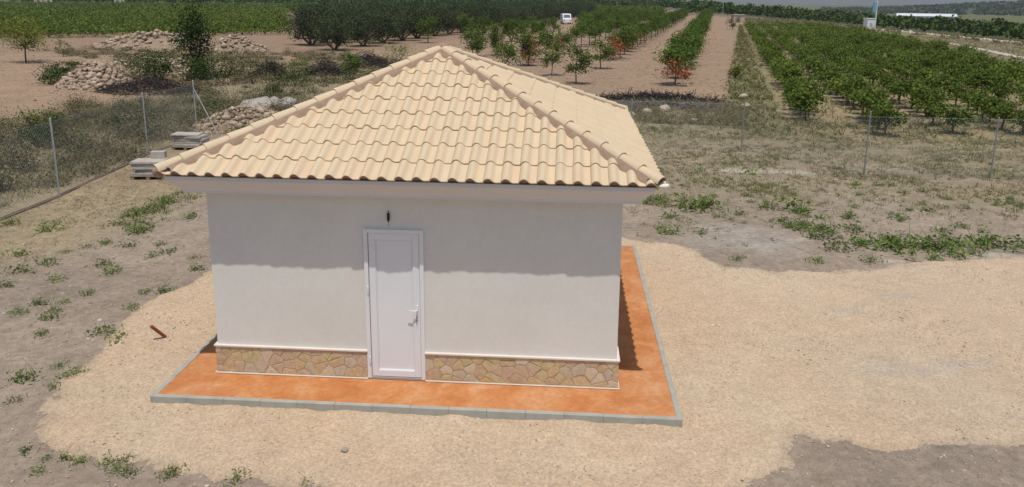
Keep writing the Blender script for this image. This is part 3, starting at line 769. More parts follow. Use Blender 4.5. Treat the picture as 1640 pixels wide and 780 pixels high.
def fence(name, label, pts, heights, pm, brace=None, ww=.0023):
    t = thing(name, label, 'fence', (pts[0][0], pts[0][1], gz(*pts[0])))
    o0 = Vector(t.location)
    for (x, y), h_ in zip(pts, heights):
        g_ = gz(x, y); mb = MB().tube([(x-o0.x, y-o0.y, g_-.1-o0.z), (x-o0.x, y-o0.y, g_+h_-o0.z)], .022, 8)
        ps = obj('post', mb.mesh('post', pm), t)
        obj('post_cap', MB().tube([(x-o0.x, y-o0.y, g_+h_-o0.z), (x-o0.x, y-o0.y, g_+h_+.02-o0.z)], [.027,.016], 8).mesh('post_cap', pm), ps)
    V_, F_ = [], []
    for i in range(len(pts)-1):
        a = (pts[i][0]-o0.x, pts[i][1]-o0.y, gz(*pts[i])-o0.z); b = (pts[i+1][0]-o0.x, pts[i+1][1]-o0.y, gz(*pts[i+1])-o0.z)
        v_, f_ = wire_panel(a, b, .03, min(heights[i], heights[i+1])-.05, ww); k = len(V_); V_ += v_; F_ += [tuple(q+k for q in f) for f in f_]
    tag(obj('wire_mesh', mk('wire_mesh', V_, F_, M_wire), t), kind='stuff')
    for (a, b) in brace or []:
        obj('brace', MB().tube([Vector(a)-o0, Vector(b)-o0], .02, 8).mesh('brace', pm), t)
    return t
LP = [(-11.25,2.0),(-11.3,6.0),(-11.35,9.4),(-11.95,14.9),(-11.75,18.0)]
fence('chain_link_fence', 'grey chain link fence with galvanised posts along the left boundary', LP, [2.05,2.05,2.08,2.05,2.15], M_galv,
      [((-11.72,17.97,1.72), (-10.85,17.95,gz(-10.8,18)))])
RP = [(-4.2,18.4),(-2.2,18.4),(.4,18.35),(4.3,18.2),(8.22,18.05),(11.1,14.27),(14.7,14.05),(18.3,13.9),(22,13.8)]
fence('chain_link_fence', 'low chain link fence with thin dark posts across the back in front of the vines', RP, [1.7,1.7,1.7,1.7,1.72,1.95,1.85,1.85,1.85], M_post, None, .0013)
# footing of earth along the left fence
fm = MB()
for i in range(len(LP)-1):
    (xa, ya), (xb, yb) = LP[i], LP[i+1]
    fm.add([(xa-.06,ya,-.3),(xa+.08,ya,-.3),(xb+.08,yb,-.3),(xb-.06,yb,-.3),(xa-.03,ya,gz(xa,ya)+.045),(xa+.05,ya,gz(xa,ya)+.035),(xb+.05,yb,gz(xb,yb)+.035),(xb-.03,yb,gz(xb,yb)+.045)], [(4,5,6,7),(1,2,6,5),(3,0,4,7)])
tag(obj('fence_footing', fm.mesh('fence_footing', mat('dark_footing', (.16,.12,.09), (.24,.185,.14), 3, .95, .01, 20))), kind='structure')

# ------------------------------------------------------------------ grass and weeds on the ground
def blades(P, h_, wdt, r, lean=.5):
    n_ = len(P); a_ = r.uniform(0, 6.28, n_); hh = h_*r.uniform(.5,1.3,n_)
    q = np.stack([np.cos(a_), np.sin(a_), np.zeros(n_)], 1)*wdt*.5
    ln = r.normal(size=(n_,2))*lean*hh[:,None]
    tip_ = P+np.column_stack([ln, hh])
    V_ = np.stack([P-q, P+q, tip_], 1).reshape(-1,3); return V_, np.arange(n_*3).reshape(n_,3)
def grass(name, box, n_, dens, h_, wd, m, seed):
    r = np.random.default_rng(seed); x = r.uniform(box[0], box[1], n_); y = r.uniform(box[2], box[3], n_)
    k = r.uniform(size=n_) < dens(x, y); x, y = x[k], y[k]
    # tufts of blades
    t_ = 5; x = np.repeat(x, t_)+r.normal(size=len(x)*t_)*.035; y = np.repeat(y, t_)+r.normal(size=len(y)*t_)*.035
    V_, F_ = blades(np.column_stack([x, y, ground_h(x, y)-.01]), h_, wd, r, .7)
    return tag(obj(name, mk(name, V_, F_, m)), kind='stuff')
def d_right(x, y): return np.clip(sstep(8, 13, y+fbm(x,y,.55,11)*1.6)*(.35+.45*fbm(x,y,1.6,12))*sstep(-.2,.3,-poly_sd(x,y,GP)), 0, 1)
grass('dry_grass', (3.3, 21, 6.5, 26), 30000, d_right, .10, .016, L_dry, 41)
grass('green_grass', (3.3, 21, 6.5, 25), 34000, lambda x, y: np.clip(d_right(x, y)*sstep(-.5,.7,fbm(x,y,.9,14)), 0, 1), .10, .018, L_green, 42)
def d_left(x, y): return np.clip(sstep(-6.6, -9.8, x+fbm(x,y,1.2,15)*.8-(y-5)*.1)*(.35+.5*fbm(x,y,1.6,12))*sstep(3.2,5.2,y), 0, 1)
grass('dry_grass', (-11.3, -6, 3, 13), 6000, d_left, .07, .014, L_dry, 43)
grass('green_grass', (-9.2, -6.5, 6.5, 10.2), 1500, lambda x, y: np.clip(sstep(.8,.2,np.abs((x+8.0)-(y-8)*-.05))*(.4+.6*fbm(x,y,1.5,16)), 0, 1), .12, .018, L_weed, 44)
def inverge(x, y):
    u = uof(x, y); return sstep(-.3,.2,u-4.5-.033*(y-34))*sstep(.2,-.4,u-6.9-.016*(y-29))
grass('verge_grass', (8, 42, 21, 160), 26000, lambda x, y: inverge(x,y)*.5+(uof(x,y) > 6.5)*sstep(30,20,y)*.5*sstep(18.5,21,y+np.maximum(0,x-9)*.7), .20, .04, L_verge, 45)
grass('verge_grass', (8, 42, 22, 160), 42000, lambda x, y: np.maximum(inverge(x,y)*(.75+.4*fbm(x,y,.5,17)), (uof(x,y) > 6.5)*sstep(30,20,y)*.4*sstep(18.5,21,y+np.maximum(0,x-9)*.7)), .22, .045, L_verge, 46)
grass('vineyard_grass', (11, 60, 19, 120), 40000, lambda x, y: (uof(x,y) > 7.2)*sstep(18.5,21,y+np.maximum(0,x-9)*.7)*np.clip(.25+.4*fbm(x,y,.7,18),0,1), .22, .045, L_dry, 47)

r = np.random.default_rng(48); q = np.column_stack([r.uniform(3.6, 19, 26000), r.uniform(6.8, 24, 26000)])
kd = np.clip(d_right(q[:,0], q[:,1])*sstep(-.3,.8,fbm(q[:,0],q[:,1],1.3,49))+.05*(poly_sd(q[:,0],q[:,1],GP) < -.2), 0, 1)
q = q[r.uniform(size=len(q)) < kd*.38]; kk = np.repeat(np.arange(len(q)), 9); C_ = np.column_stack([q[kk], ground_h(q[kk,0], q[kk,1])])+np.abs(r.normal(size=(len(kk),3)))*np.array([.05,.05,.035])*r.choice([-1,1],(len(kk),3))*np.array([1,1,0])+np.array([0,0,1])*np.abs(r.normal(size=(len(kk),1)))*.03
tag(obj('ground_weeds', mk('ground_weeds', *leaf_quads(C_, .055, .026, r, .4), L_verge)), kind='stuff')
q = inpoly(9000, [(-22,31.5),(8.5,31.5),(12,38),(24,100),(4,100),(-8,70),(-13,52)], r); q = q[uof(q[:,0],q[:,1]) > -19]
q2 = inpoly(5000, [(-22,22),(-20.5,26),(-24,31),(-34,45),(-48,62),(-75,72),(-75,45),(-35,20)], r); q = np.concatenate([q, q2])
sz = np.clip(rng.lognormal(-3.1, .45, len(q)), .02, .16)
tag(obj('field_clods', many_rocks('field_clods', np.column_stack([q, ground_h(q[:,0], q[:,1])]), sz, island_mat('field_clod', [(.30,.21,.145),(.37,.275,.195),(.25,.175,.12),(.42,.33,.25)], .95, 20, .1, .002), 50)), kind='stuff')
def weed_mesh(seed, n_=46, R_=.13, H_=.13):
    r = np.random.default_rng(seed); C_ = []
    for k in range(5):
        c_ = r.normal(size=2)*R_*.5; m_ = n_//5
        rr = r.normal(size=(m_,2))*R_*.45; h_ = np.clip(r.normal(.5,.3,m_),.08,1.1)*H_*(1-.3*np.linalg.norm(rr,axis=1)/R_)
        C_.append(np.column_stack([rr+c_, np.abs(h_)]))
    V_, F_ = leaf_quads(np.concatenate(C_), .075, .032, r, .25)
    vb, fb = blades(np.column_stack([r.normal(size=(14,2))*R_*.5, np.zeros(14)]), H_*1.4, .012, r, .5)
    return V_, F_, vb, fb
weed_me = []
for k in range(6):
    V_, F_, vb, fb = weed_mesh(100+k, H_=.17); fl = F_.tolist()+(fb+len(V_)).tolist()
    weed_me.append(mk('weed', np.concatenate([V_, vb]), [tuple(f) for f in fl], L_weed))
WL = [(-9.14,4.74),(-8.3,5.06),(-8.14,4.3),(-8.34,3.82),(-8.17,3.08),(-7.02,4.34),(-6.63,3.94),(-6.43,2.87),(-6.6,2.48),(-7.02,2.44),(-6.55,2.1),(-6.43,1.8),(-7.09,1.97),(-7.26,5.53),(-7.8,5.65),(-8.1,5.45),(-6.59,5.73),(-6.22,5.22),(-6.38,4.89),(-5.49,4.97),(-5.17,4.33),(-5.46,3.02),(-5.16,3.14),(-5.3,2.34),(-5.22,1.38),(-4.84,1.11),(-7.42,3.5),(-6.14,1.22),(-8.15,8.57),(-8.19,8.1),(-8.34,7.8),(-8.35,7.01),(-7.73,6.53),(-6.99,7.66),(-7.76,9.54),(-8.12,9.0),(-7.48,6.55),(-10.86,6.86),(-9.66,6.48),(-5.18,.25),(-5.42,-.2),(-5.15,-.74),(-4.79,.03),(-4.88,-.35)]
WF = [(-3.9,-1.92),(-3.68,-1.88),(-3.42,-1.98),(-3.16,-1.92),(-2.96,-1.84),(-2.8,-2.13),(-2.95,-2.06),(-2.37,-2.11),(-2.26,-2.04),(-1.56,-2.17),(-1.47,-1.95),(-4.2,-1.78),(-3.78,-2.19),(-.77,-2.14)]
WR = [(4.32,10.44),(5.1,9.77),(5.72,10.07),(7.16,9.97),(6.25,9.36),(7.83,9.63),(8.8,9.27),(7.19,8.68),(7.54,8.5),(7.86,7.94),(7.53,7.57),(4.56,8.85),(4.38,7.6),(8.67,8.21),(8.49,7.12),(9.04,7.09),(9.1,6.83),(9.63,7.14),(10.12,7.1),(10.2,6.61),(11.07,7.37),(9.49,6.22),(8.28,5.99),(7.13,5.88),(5.58,5.93),(7.84,6.71),(11.32,8.77),(11.2,10.26),(11.72,7.25),(10.77,8.41),(13.74,11.0),(10.13,9.4),(6.13,14.18),(7.65,13.99)]
def weeds(P, s0, s1, label, group):
    for (x, y) in P:
        o = obj('weed', rnd.choice(weed_me), None, (x, y, gz(x, y)-.012), (0,0,rnd.uniform(0,6.28))); s_ = rnd.uniform(s0, s1); o.scale = (s_*1.1, s_*1.1, s_*rnd.uniform(.7,1.1))
        tag(o, label, 'weed', group)
weeds([p for p in WL if p[1] < 6.2], .55, 1.05, 'small green weed on the bare grey soil left of the gravel', 'weeds on the soil left of the gravel')
weeds([p for p in WL if p[1] >= 6.2], .9, 1.6, 'green weed in the strip running from the left eave towards the fence', 'weeds below the left eave')
weeds(WF, .4, .75, 'small green weed along the near left edge of the gravel', 'weeds along the near gravel edge')
big = {(5.72,10.07),(5.1,9.77),(7.86,7.94),(9.1,6.83),(9.04,7.09),(10.12,7.1),(10.2,6.61),(11.07,7.37),(7.83,9.63),(8.49,7.12),(9.63,7.14),(11.72,7.25)}
weeds([p for p in WR if p in big], 1.7, 2.4, 'bushy bright green weed clump on the soil right of the house', 'large weed clumps right of the house')
weeds([(x+rnd.uniform(-.5,.5), y+rnd.uniform(-.1,.35)) for x, y in big], .8, 1.6, 'bushy bright green weed clump on the soil right of the house', 'large weed clumps right of the house')
weeds([p for p in WR if p not in big], .9, 1.5, 'scattered small green weed in the dry grass right of the house', 'small weeds right of the house')
weeds([(rnd.uniform(4, 14), rnd.uniform(7.5, 13)) for _ in range(60)], .45, .95, 'scattered small green weed in the dry grass right of the house', 'small weeds right of the house') if True else None

# ------------------------------------------------------------------ brush behind the left fence
def bush_cloud(P, rad, hgt, per, leaf, r, up=.4):
    n_ = len(P); k = np.repeat(np.arange(n_), per); d_ = r.normal(size=(len(k),3)); d_ /= np.linalg.norm(d_, axis=1, keepdims=True)
    d_ *= r.uniform(.35,1.0,(len(k),1)); d_[:,2] = np.abs(d_[:,2])
    C_ = np.column_stack([P[k], ground_h(P[k,0], P[k,1])]) + d_*np.column_stack([rad[k], rad[k], hgt[k]])*(1+.25*r.normal(size=(len(k),1)))
    C_[:,2] = np.maximum(C_[:,2], ground_h(C_[:,0], C_[:,1])+.02)
    return leaf_quads(C_, leaf, leaf*.5, r, up)
bp = [(-11.9,2),(-11.95,18.4),(-10.5,18.8),(-8,24),(-13,29),(-19,27.5),(-21.5,25.5),(-20.5,21),(-24,19),(-24,8),(-18,2)]
r = np.random.default_rng(51)
P = inpoly(620, bp, r); V_, F_ = bush_cloud(P[:400], r.uniform(.3,.8,400), r.uniform(.3,.8,400), 130, .08, r)
Vo, Fo = bush_cloud(P[400:], r.uniform(.35,1.0,len(P)-400), r.uniform(.4,1.05,len(P)-400), 240, .08, r)
tag(obj('green_brush', mk('green_brush', Vo, Fo, leaf_mat('scrub_leaves', [(.075,.085,.04),(.14,.14,.07),(.23,.20,.12)], .15, .1))), kind='stuff')
tag(obj('dry_brush', mk('dry_brush', V_, F_, L_brush)), kind='stuff')
vb, fb = blades(np.column_stack([inpoly(9000, bp, r), np.zeros(1)[0]*np.ones(1)[0]+0*np.zeros(0)]) if False else np.column_stack([(q := inpoly(15000, bp, r)), ground_h(q[:,0], q[:,1])]), .42, .014, r, .4)
tag(obj('dry_brush_stems', mk('dry_brush_stems', vb, fb, L_dry)), kind='stuff')
def bush(x, y, rx, h_, m, label, seed, per=750, leaf=.13, group=None, name='bush', stems=True):
    r = np.random.default_rng(seed); t = thing(name, label, 'bush', (x, y, gz(x, y)), 0, group)
    C_ = crown_pts(per, rx, rx*.9, h_*.5, h_*.5, 9, r, .38, .3); C_[:,2] = np.maximum(C_[:,2], .03)
    obj('foliage', mk('foliage', *leaf_quads(C_, leaf, leaf*.55, r), m), t)
    mb = MB()
    for k in range(4):
        a_ = r.uniform(0, 6.28); mb.tube([(0,0,-.05), (math.cos(a_)*rx*.25, math.sin(a_)*rx*.25, h_*.35), (math.cos(a_)*rx*.55, math.sin(a_)*rx*.55, h_*.75)], [.03,.02,.008], 5)
    obj('stem', mb.mesh('stem', M_bark), t); return t
for i, (x, y, rx, h_) in enumerate([(-16.2,15.6,.9,.9),(-14.6,12.5,.9,.85),(-15.5,20.5,1.1,.8),(-13.4,16.8,.8,.7),(-17.6,18.2,1.0,.8),(-13.3,9.6,.7,.7),(-14.4,23.5,1.0,.75)]):
    bush(x, y, rx, h_, L_dark if i % 2 == 0 else L_brush, 'dull green shrub in the dry brush behind the left fence', 60+i, 380, .11, 'shrubs behind the left fence')
bush(-18.0, 17.8, .7, 1.1, L_alm, 'fresh green sapling behind the fence at the far left edge', 70, 300, .12)
bush(-28.6, 34.2, .9, .8, L_dark, 'low dark green bush at the left foot of the rubble heap', 71)
bush(-31.0, 38.6, .9, .8, L_dark, 'low dark green bush behind the left end of the rubble heap', 72)
bush(-33.0, 43.5, 1.3, .7, L_dark, 'wide low green bush beyond the rubble heap', 73)
bush(-27.0, 41.0, 1.1, 1.2, L_brush, 'grey green shrub between rubble heap and dark tree', 74)
bush(-18.8, 39.3, 1.5, 1.5, L_brush, 'large dull olive shrub right of the dark tree', 75, 600)
bush(-15.6, 39.4, 1.6, 1.4, L_alm, 'spreading green bush in front of the dark pruning heap', 76, 600)
bush(-13.4, 30.3, .8, .8, L_dark, 'small blue green bush above the white boulders', 77)
bush(-11.4, 50.3, 1.7, 1.5, L_alm, 'green bush behind the roof left of the peak', 78, 500)
bush(-9.2, 53.6, 1.3, 1.0, L_dark, 'dark low shrub just left of the roof peak', 79)
bush(-18.9, 43.5, 1.0, .8, leaf_mat('blue_green_leaves', [(.05,.08,.05),(.09,.12,.09)], .1, .1), 'blue green shrub on the rough bank', 80)
bush(13.3, 43.8, .45, .8, L_yel, 'yellowish tuft at the edge of the verge near the pale stones', 81)
bush(-17.0, 36.0, 1.2, 1.1, L_brush, 'dull shrub on the rough bank between dark tree and roof', 500, 650, .11, 'shrubs on the rough bank')
bush(-14.2, 35.5, 1.1, 0.9, L_dark, 'dull shrub on the rough bank between dark tree and roof', 501, 650, .11, 'shrubs on the rough bank')
bush(-20.3, 45.5, 1.4, 1.2, L_brush, 'dull shrub on the rough bank between dark tree and roof', 502, 650, .11, 'shrubs on the rough bank')
bush(-12.6, 42.6, 1.0, 1.0, L_brush, 'dull shrub on the rough bank between dark tree and roof', 503, 650, .11, 'shrubs on the rough bank')
bush(-23.6, 47.5, 1.5, 1.1, L_brush, 'dull shrub on the rough bank between dark tree and roof', 504, 650, .11, 'shrubs on the rough bank')
bush(-16.6, 47.0, 1.5, 1.2, L_brush, 'dull shrub on the rough bank between dark tree and roof', 505, 650, .11, 'shrubs on the rough bank')
bush(31.3, 133, 1.2, 2.4, L_dark, 'dark round bush at the far end of the grassy verge', 82, 500, .2)

# ------------------------------------------------------------------ rubble, boulders, heaps
def heap(name, label, cat, x, y, rx, ry, h_, n_, s0, s1, m, seed, kind=None):
    r = np.random.default_rng(seed); a_ = r.uniform(0, 6.28, n_); q = np.sqrt(r.uniform(0, 1, n_)); X = q*np.cos(a_)*rx; Y = q*np.sin(a_)*ry
    Z = h_*np.clip(1-q**1.6, 0, 1)*(.8+.3*r.uniform(size=n_)); me_ = rocks_mesh(name, np.column_stack([X, Y, Z]), s0*.75+(s1*1.25-s0*.75)*r.uniform(size=n_)**3, m, 1, .7)
    o = obj(name, me_, None, (x, y, gz(x, y))); tag(o, label, cat, None, 'stuff')
    mv = []; mf = []
    for j in range(9):
        q_ = j/8
        for i in range(20): mv.append((math.cos(i*PI/10)*rx*1.06*q_, math.sin(i*PI/10)*ry*1.06*q_, h_*.80*max(0,1-q_**1.6)-.03+.05*mnoise.noise(Vector((i*.9,j*.8,seed)))))
    for j in range(8):
        for i in range(20): mf.append((j*20+i,(j+1)*20+i,(j+1)*20+(i+1)%20,j*20+(i+1)%20))
    tag(obj('mound', mk('mound', mv, mf, M_earth), None, (x, y, gz(x, y))), kind='structure'); return o
tag(heap('rubble_heap', None, None, -25.3, 33.4, 2.1, 1.7, 1.35, 1300, .07, .19, M_rub_, 1), 'heap of pale broken stones at the edge of the left field', 'stone heap')
heap('rubble_heap', 'low spread of pale stones behind the heap towards the dark tree', 'stone heap', -26.5, 42.5, 5.5, 2.6, .9, 950, .06, .22, M_rub_, 2)
heap('rubble_heap', 'long bank of pink and pale rubble before the left vineyard', 'stone heap', -39.5, 66.5, 7.0, 3.0, 1.6, 420, .08, .34, M_rub_, 3)
heap('rubble_heap', 'small pinkish rubble bank right of the dark tree', 'stone heap', -29.6, 63.0, 3.0, 2.0, 1.5, 260, .08, .26, M_rub_, 4)
heap('rubble_heap', 'spread of tan stones behind the left fence corner', 'stone heap', -11.6, 21.8, 1.7, 2.9, .6, 520, .04, .17, M_rub_, 5)
for i, (x, y, s_, lab) in enumerate([(-12.4,25.3,.85,'largest grey white boulder above the left roof slope'),(-11.1,25.8,.5,'rounded grey white boulder right of the largest one'),(-12.0,26.2,.5,'pale boulder perched behind the largest boulder'),(-11.3,22.3,.34,'small white rock below the boulders beside the fence brace'),
      (7.5,24.2,.24,'white rock in dry weeds right of the roof'),(10.8,29.2,.26,'pale squarish stone at the lower end of the path edge'),(11.5,33.0,.27,'pale orange stone beside the path above the squarish stone'),(4.9,25.4,.22,'flat pale rock in weeds just right of the roof edge'),(6.6,27.2,.28,'pale rock in front of the dark pruning row'),(5.7,26.6,.22,'small pale rock beside the dark pruning row')]):
    V_, F_ = rock_np(3, s_, .8, .12, 200+i); V_ += np.array([[.02,.02,.02]])*np.sin(V_*9/s_)*s_
    tag(obj('boulder', mk('boulder', V_, F_, M_rockw if i < 4 or i in (4,7) else M_rock), None, (x, y, gz(x, y)+s_*.25)), lab, 'boulder')
def sticks(name, label, x, y, rx, ry, h_, n_, rz, seed, m=M_stick):
    r = np.random.default_rng(seed); V_, F_ = [], []
    for i in range(n_):
        a_ = r.uniform(0, 6.28); q = math.sqrt(r.uniform()); c_ = np.array([q*math.cos(a_)*rx, q*math.sin(a_)*ry, h_*(1-q**1.5)*r.uniform(.3,1)])
        d_ = r.normal(size=3)*np.array([1,1,.45]); d_ *= r.uniform(.2,.5)/np.linalg.norm(d_); w_ = np.cross(d_, r.normal(size=3)); w_ *= r.uniform(.008,.02)/np.linalg.norm(w_); w2 = np.cross(d_, w_); w2 *= np.linalg.norm(w_)/np.linalg.norm(w2)
        o = len(V_)
        for e_ in (-1, 1):
            for k in range(3): V_.append(c_+d_*e_+(w_*math.cos(2.094*k)+w2*math.sin(2.094*k)))
        F_ += [(o+k, o+(k+1) % 3, o+3+(k+1) % 3, o+3+k) for k in range(3)]
    V_ = np.array(V_); V_[:,2] = np.maximum(V_[:,2], 0)
    o = obj(name, mk(name, V_, F_, m), None, (x, y, gz(x, y)), (0,0,rz)); return tag(o, label, 'brushwood')
sticks('pruning_heap', 'dark grey heap of vine prunings right of the stone heap', -20.8, 31.4, 3.3, 1.8, .85, 900, -.2, 1)
sticks('pruning_heap', 'dark pruning heap with orange leaves on the rough bank', -17.6, 40.3, 1.3, 1.2, 1.1, 420, 0, 2)
sticks('pruning_heap', 'dark pruning heap behind the spreading green bush', -14.6, 42.2, 1.4, 1.0, 1.3, 420, 0, 3)
sticks('pruning_heap', 'dark pruning heap below the olive trees left of the roof', -13.2, 48.5, 2.1, 1.6, 1.3, 600, .2, 4)
sticks('pruning_row', 'long low row of dark prunings across the end of the young orchard', 6.4, 30.8, 3.6, .6, .5, 1100, -.02, 5)
sticks('pruning_row', 'thin grey trail of prunings in front of the dark pruning row', 6.8, 28.6, 3.0, 1.2, .25, 500, -.05, 6, mat('grey_wood', (.16,.14,.125), (.24,.21,.19), 6))
r = np.random.default_rng(91); P = inpoly(420, [(3,23.5),(9.5,23),(11,29),(10,30.2),(3.5,30.2)], r)
V_, F_ = bush_cloud(P, r.uniform(.2,.5,len(P)), r.uniform(.15,.4,len(P)), 90, .065, r)
tag(obj('dry_brush', mk('dry_brush', V_, F_, L_brush)), kind='stuff')
P = inpoly(700, [(-31,37),(-9,24),(-7,30),(-6,50),(-20,62),(-45,66),(-48,60),(-34,50)], r)
V_, F_ = bush_cloud(P, r.uniform(.3,.9,len(P)), r.uniform(.15,.6,len(P)), 120, .11, r)
tag(obj('dry_brush', mk('dry_brush', V_, F_, L_brush)), kind='stuff')

# ------------------------------------------------------------------ trees
def make_tree(name, label, cat, rx, h_, trunk_h, m, seed, leaves=700, leaf=.16, clumps=12, trunks=1, tr=.06, tight=.34, group=None, rz_=None, loc=(0,0,0), aspect=.5, hollow=.45):
    r = np.random.default_rng(seed); t = thing(name, label, cat, loc, 0, group)
    ch = h_-trunk_h; z0 = trunk_h+ch*.48
    C_ = crown_pts(leaves, rx, rx, ch*.52, z0, clumps, r, tight, hollow)
    obj('crown', mk('crown', *leaf_quads(C_, leaf, leaf*aspect, r), m), t)
    mb = MB()
    for k in range(trunks):
        a_ = 2*PI*k/max(1, trunks)+r.uniform(-.4,.4); sp = (rx*.28 if trunks > 1 else rx*.05)
        p1 = Vector((math.cos(a_)*sp*.5, math.sin(a_)*sp*.5, trunk_h*.6)); p2 = Vector((math.cos(a_)*sp, math.sin(a_)*sp, trunk_h*1.1))
        mb.tube([(math.cos(a_)*tr*.6*(trunks > 1), math.sin(a_)*tr*.6*(trunks > 1), -.1), p1, p2], [tr*1.2, tr*.95, tr*.75], 7)
        for b in range(4):
            aa = a_+r.uniform(-1.2,1.2) if trunks > 1 else 2*PI*b/4+r.uniform(-.4,.4)
            e_ = p2+Vector((math.cos(aa)*rx*.6, math.sin(aa)*rx*.6, ch*r.uniform(.3,.7))); mb.tube([p2, p2.lerp(e_, .5)+Vector((0,0,ch*.06)), e_], [tr*.6, tr*.4, tr*.12], 5)
    obj('trunk', mb.mesh('trunk', M_bark), t)
    return t
def scat(protos, x, y, s_, label, group):
    p0 = rnd.choice(protos)
    if not p0.get('used'):
        p0['used'] = 1; p0.location = (x, y, gz(x, y)); p0.rotation_euler = (0,0,rnd.uniform(0,6.28)); p0.scale = (s_, s_, s_*rnd.uniform(.92,1.08)); o = p0; o['label'] = label; o['group'] = group; return o
    o = dup(p0, (x, y, gz(x, y)), rnd.uniform(0, 6.28), (s_, s_, s_*rnd.uniform(.92,1.08)), label, group)
    return o
# olives
olives = [make_tree('olive_tree', 'x', 'tree', 2.5, 3.9, .55, L_olive, 300+k, 4200, .22, 30, 3, .13, .26, aspect=.45) for k in range(4)]
ol_first = True
for ri, u_ in enumerate((-33,-39,-45,-51,-57)):
    s_ = 56.0
    while s_ < 255:
        x, y = row_xy(u_-.02*(s_-60) + rnd.uniform(-.3,.3), s_+rnd.uniform(-.4,.4))
        if x > -.365*y+.6 and not (y < 155 and abs(x-1.6) < 3):
            if ri == 0 and ol_first: lab, grp = 'nearest grey green olive tree, at the left end of the front olive row', None; ol_first = False
            elif ri == 0: lab, grp = 'grey green olive tree in the front row of the olive grove', 'olive trees of the front row'
            else: lab, grp = 'grey green olive tree in the rear rows of the olive grove', 'olive trees of the rear rows'
            o = scat(olives, x, y, rnd.uniform(.92,1.12), lab, grp or 'olive trees of the front row')
            if grp is None and 'group' in o: del o['group']
        s_ += 6.1
# young almonds in rows
alm = [make_tree('almond_tree', 'x', 'tree', 1.05, 2.5, .75, L_alm, 320+k, 1150, .18, 13, 1, .045, .34, aspect=.5) for k in range(5)]
rows = [(1.5, 40.0, 215, 3.6, 'row beside the reddish path'), (-4.6, 38.7, 215, 4.2, 'second row from the path'), (-10.3, 43.0, 205, 4.4, 'third row from the path'), (-16.0, 54.0, 200, 4.6, 'fourth row from the path'), (-20.5, 70.0, 190, 4.8, 'fifth row from the path, nearest the olives')]
for ri, (u_, s0, s1, st_, where) in enumerate(rows):
    s_ = s0; i = 0
    while s_ < s1:
        x, y = row_xy(u_+rnd.uniform(-.15,.15), s_)
        step = st_
        if y > 88 and y < 155 and abs(x-1.6) < 2.4: s_ += 1.5; continue
        if ri == 1 and s_ < 62: step = 10.6 if i < 2 else 5
        if ri == 2 and s_ < 66: step = 7.4
        if ri in (3, 4) and s_ < 100: step = 6.5
        if i == 0: lab, grp = 'nearest young almond tree of the '+where, None
        else: lab, grp = 'young almond tree in the '+where, 'almond trees of the '+where.split(',')[0]
        o = scat(alm, x, y, rnd.uniform(.88,1.12)*(1.05 if s_ > 70 else 1), lab, grp or 'g')
        if grp is None: del o['group']
        s_ += step*rnd.uniform(.93,1.07); i += 1
for x, y, s_, lab in [(-11.9,39.2,.75,'small bright green almond tree behind the left roof slope'),(-14.3,80.5,1.25,'bushy almond tree behind the roof just left of the peak'),(-11.6,93.5,1.2,'yellow green almond tree standing alone before the olives'),(-10.3,103,1.1,'small greyish tree at the right of the yellow green one'),
      (.9,43.8,.85,'low spreading almond tree at the right roof hip'),(-6.2,60.5,.9,'almond tree just above the right roof hip near the peak')]:
    o = scat(alm, x, y, s_, lab, 'g'); del o['group']
reds = [make_tree('dry_sapling', 'x', 'sapling', .85, 1.8, .3, L_red, 340+k, 700, .16, 9, 1, .03, .42) for k in range(2)]
for x, y, s_, lab in [(8.55,38.4,.95,'rust red dry sapling below the first almond tree by the path'),(5.9,58.5,1.1,'rust red sapling left of the third tree in the second row'),(8.1,70.5,1.2,'rust red sapling at the start of the dense second row'),(1.0,64.5,.9,'rust red sapling between trees of the third row'),(-1.2,51.8,.95,'rust red sapling right of the roof peak'),(-1.4,67.0,.9,'rust red sapling farther behind the roof peak')]:
    o = scat(reds, x, y, s_, lab, 'g'); del o['group']
# loners on the left
make_tree('almond_tree', 'yellow green young tree standing alone in the ploughed field at far left', 'tree', 1.75, 3.5, 1.05, L_yel, 350, 1900, .20, 18, 1, .06, .33, loc=(-40.1,48.1,gz(-40.1,48.1)))
make_tree('sapling', 'small thin sapling beside the lone tree in the left field', 'sapling', .75, 1.9, .4, L_alm, 351, 260, .15, 7, 1, .03, .4, loc=(-41.0,54.0,gz(-41,54)))
make_tree('dark_tree', 'tall dark green tree rising from bushes behind the left fence', 'tree', 1.35, 5.2, .2, L_dark, 352, 3800, .19, 30, 1, .10, .34, loc=(-21.3,37.8,gz(-21,38)), hollow=.2)
bush(-23.4, 36.7, 2.3, 2.0, L_dark, 'dark green bush at the foot of the tall dark tree, left side', 353, 2000, .16)
bush(-19.2, 36.5, 2.1, 1.7, L_dark, 'dark green bush at the foot of the tall dark tree, right side', 354, 2000, .15)

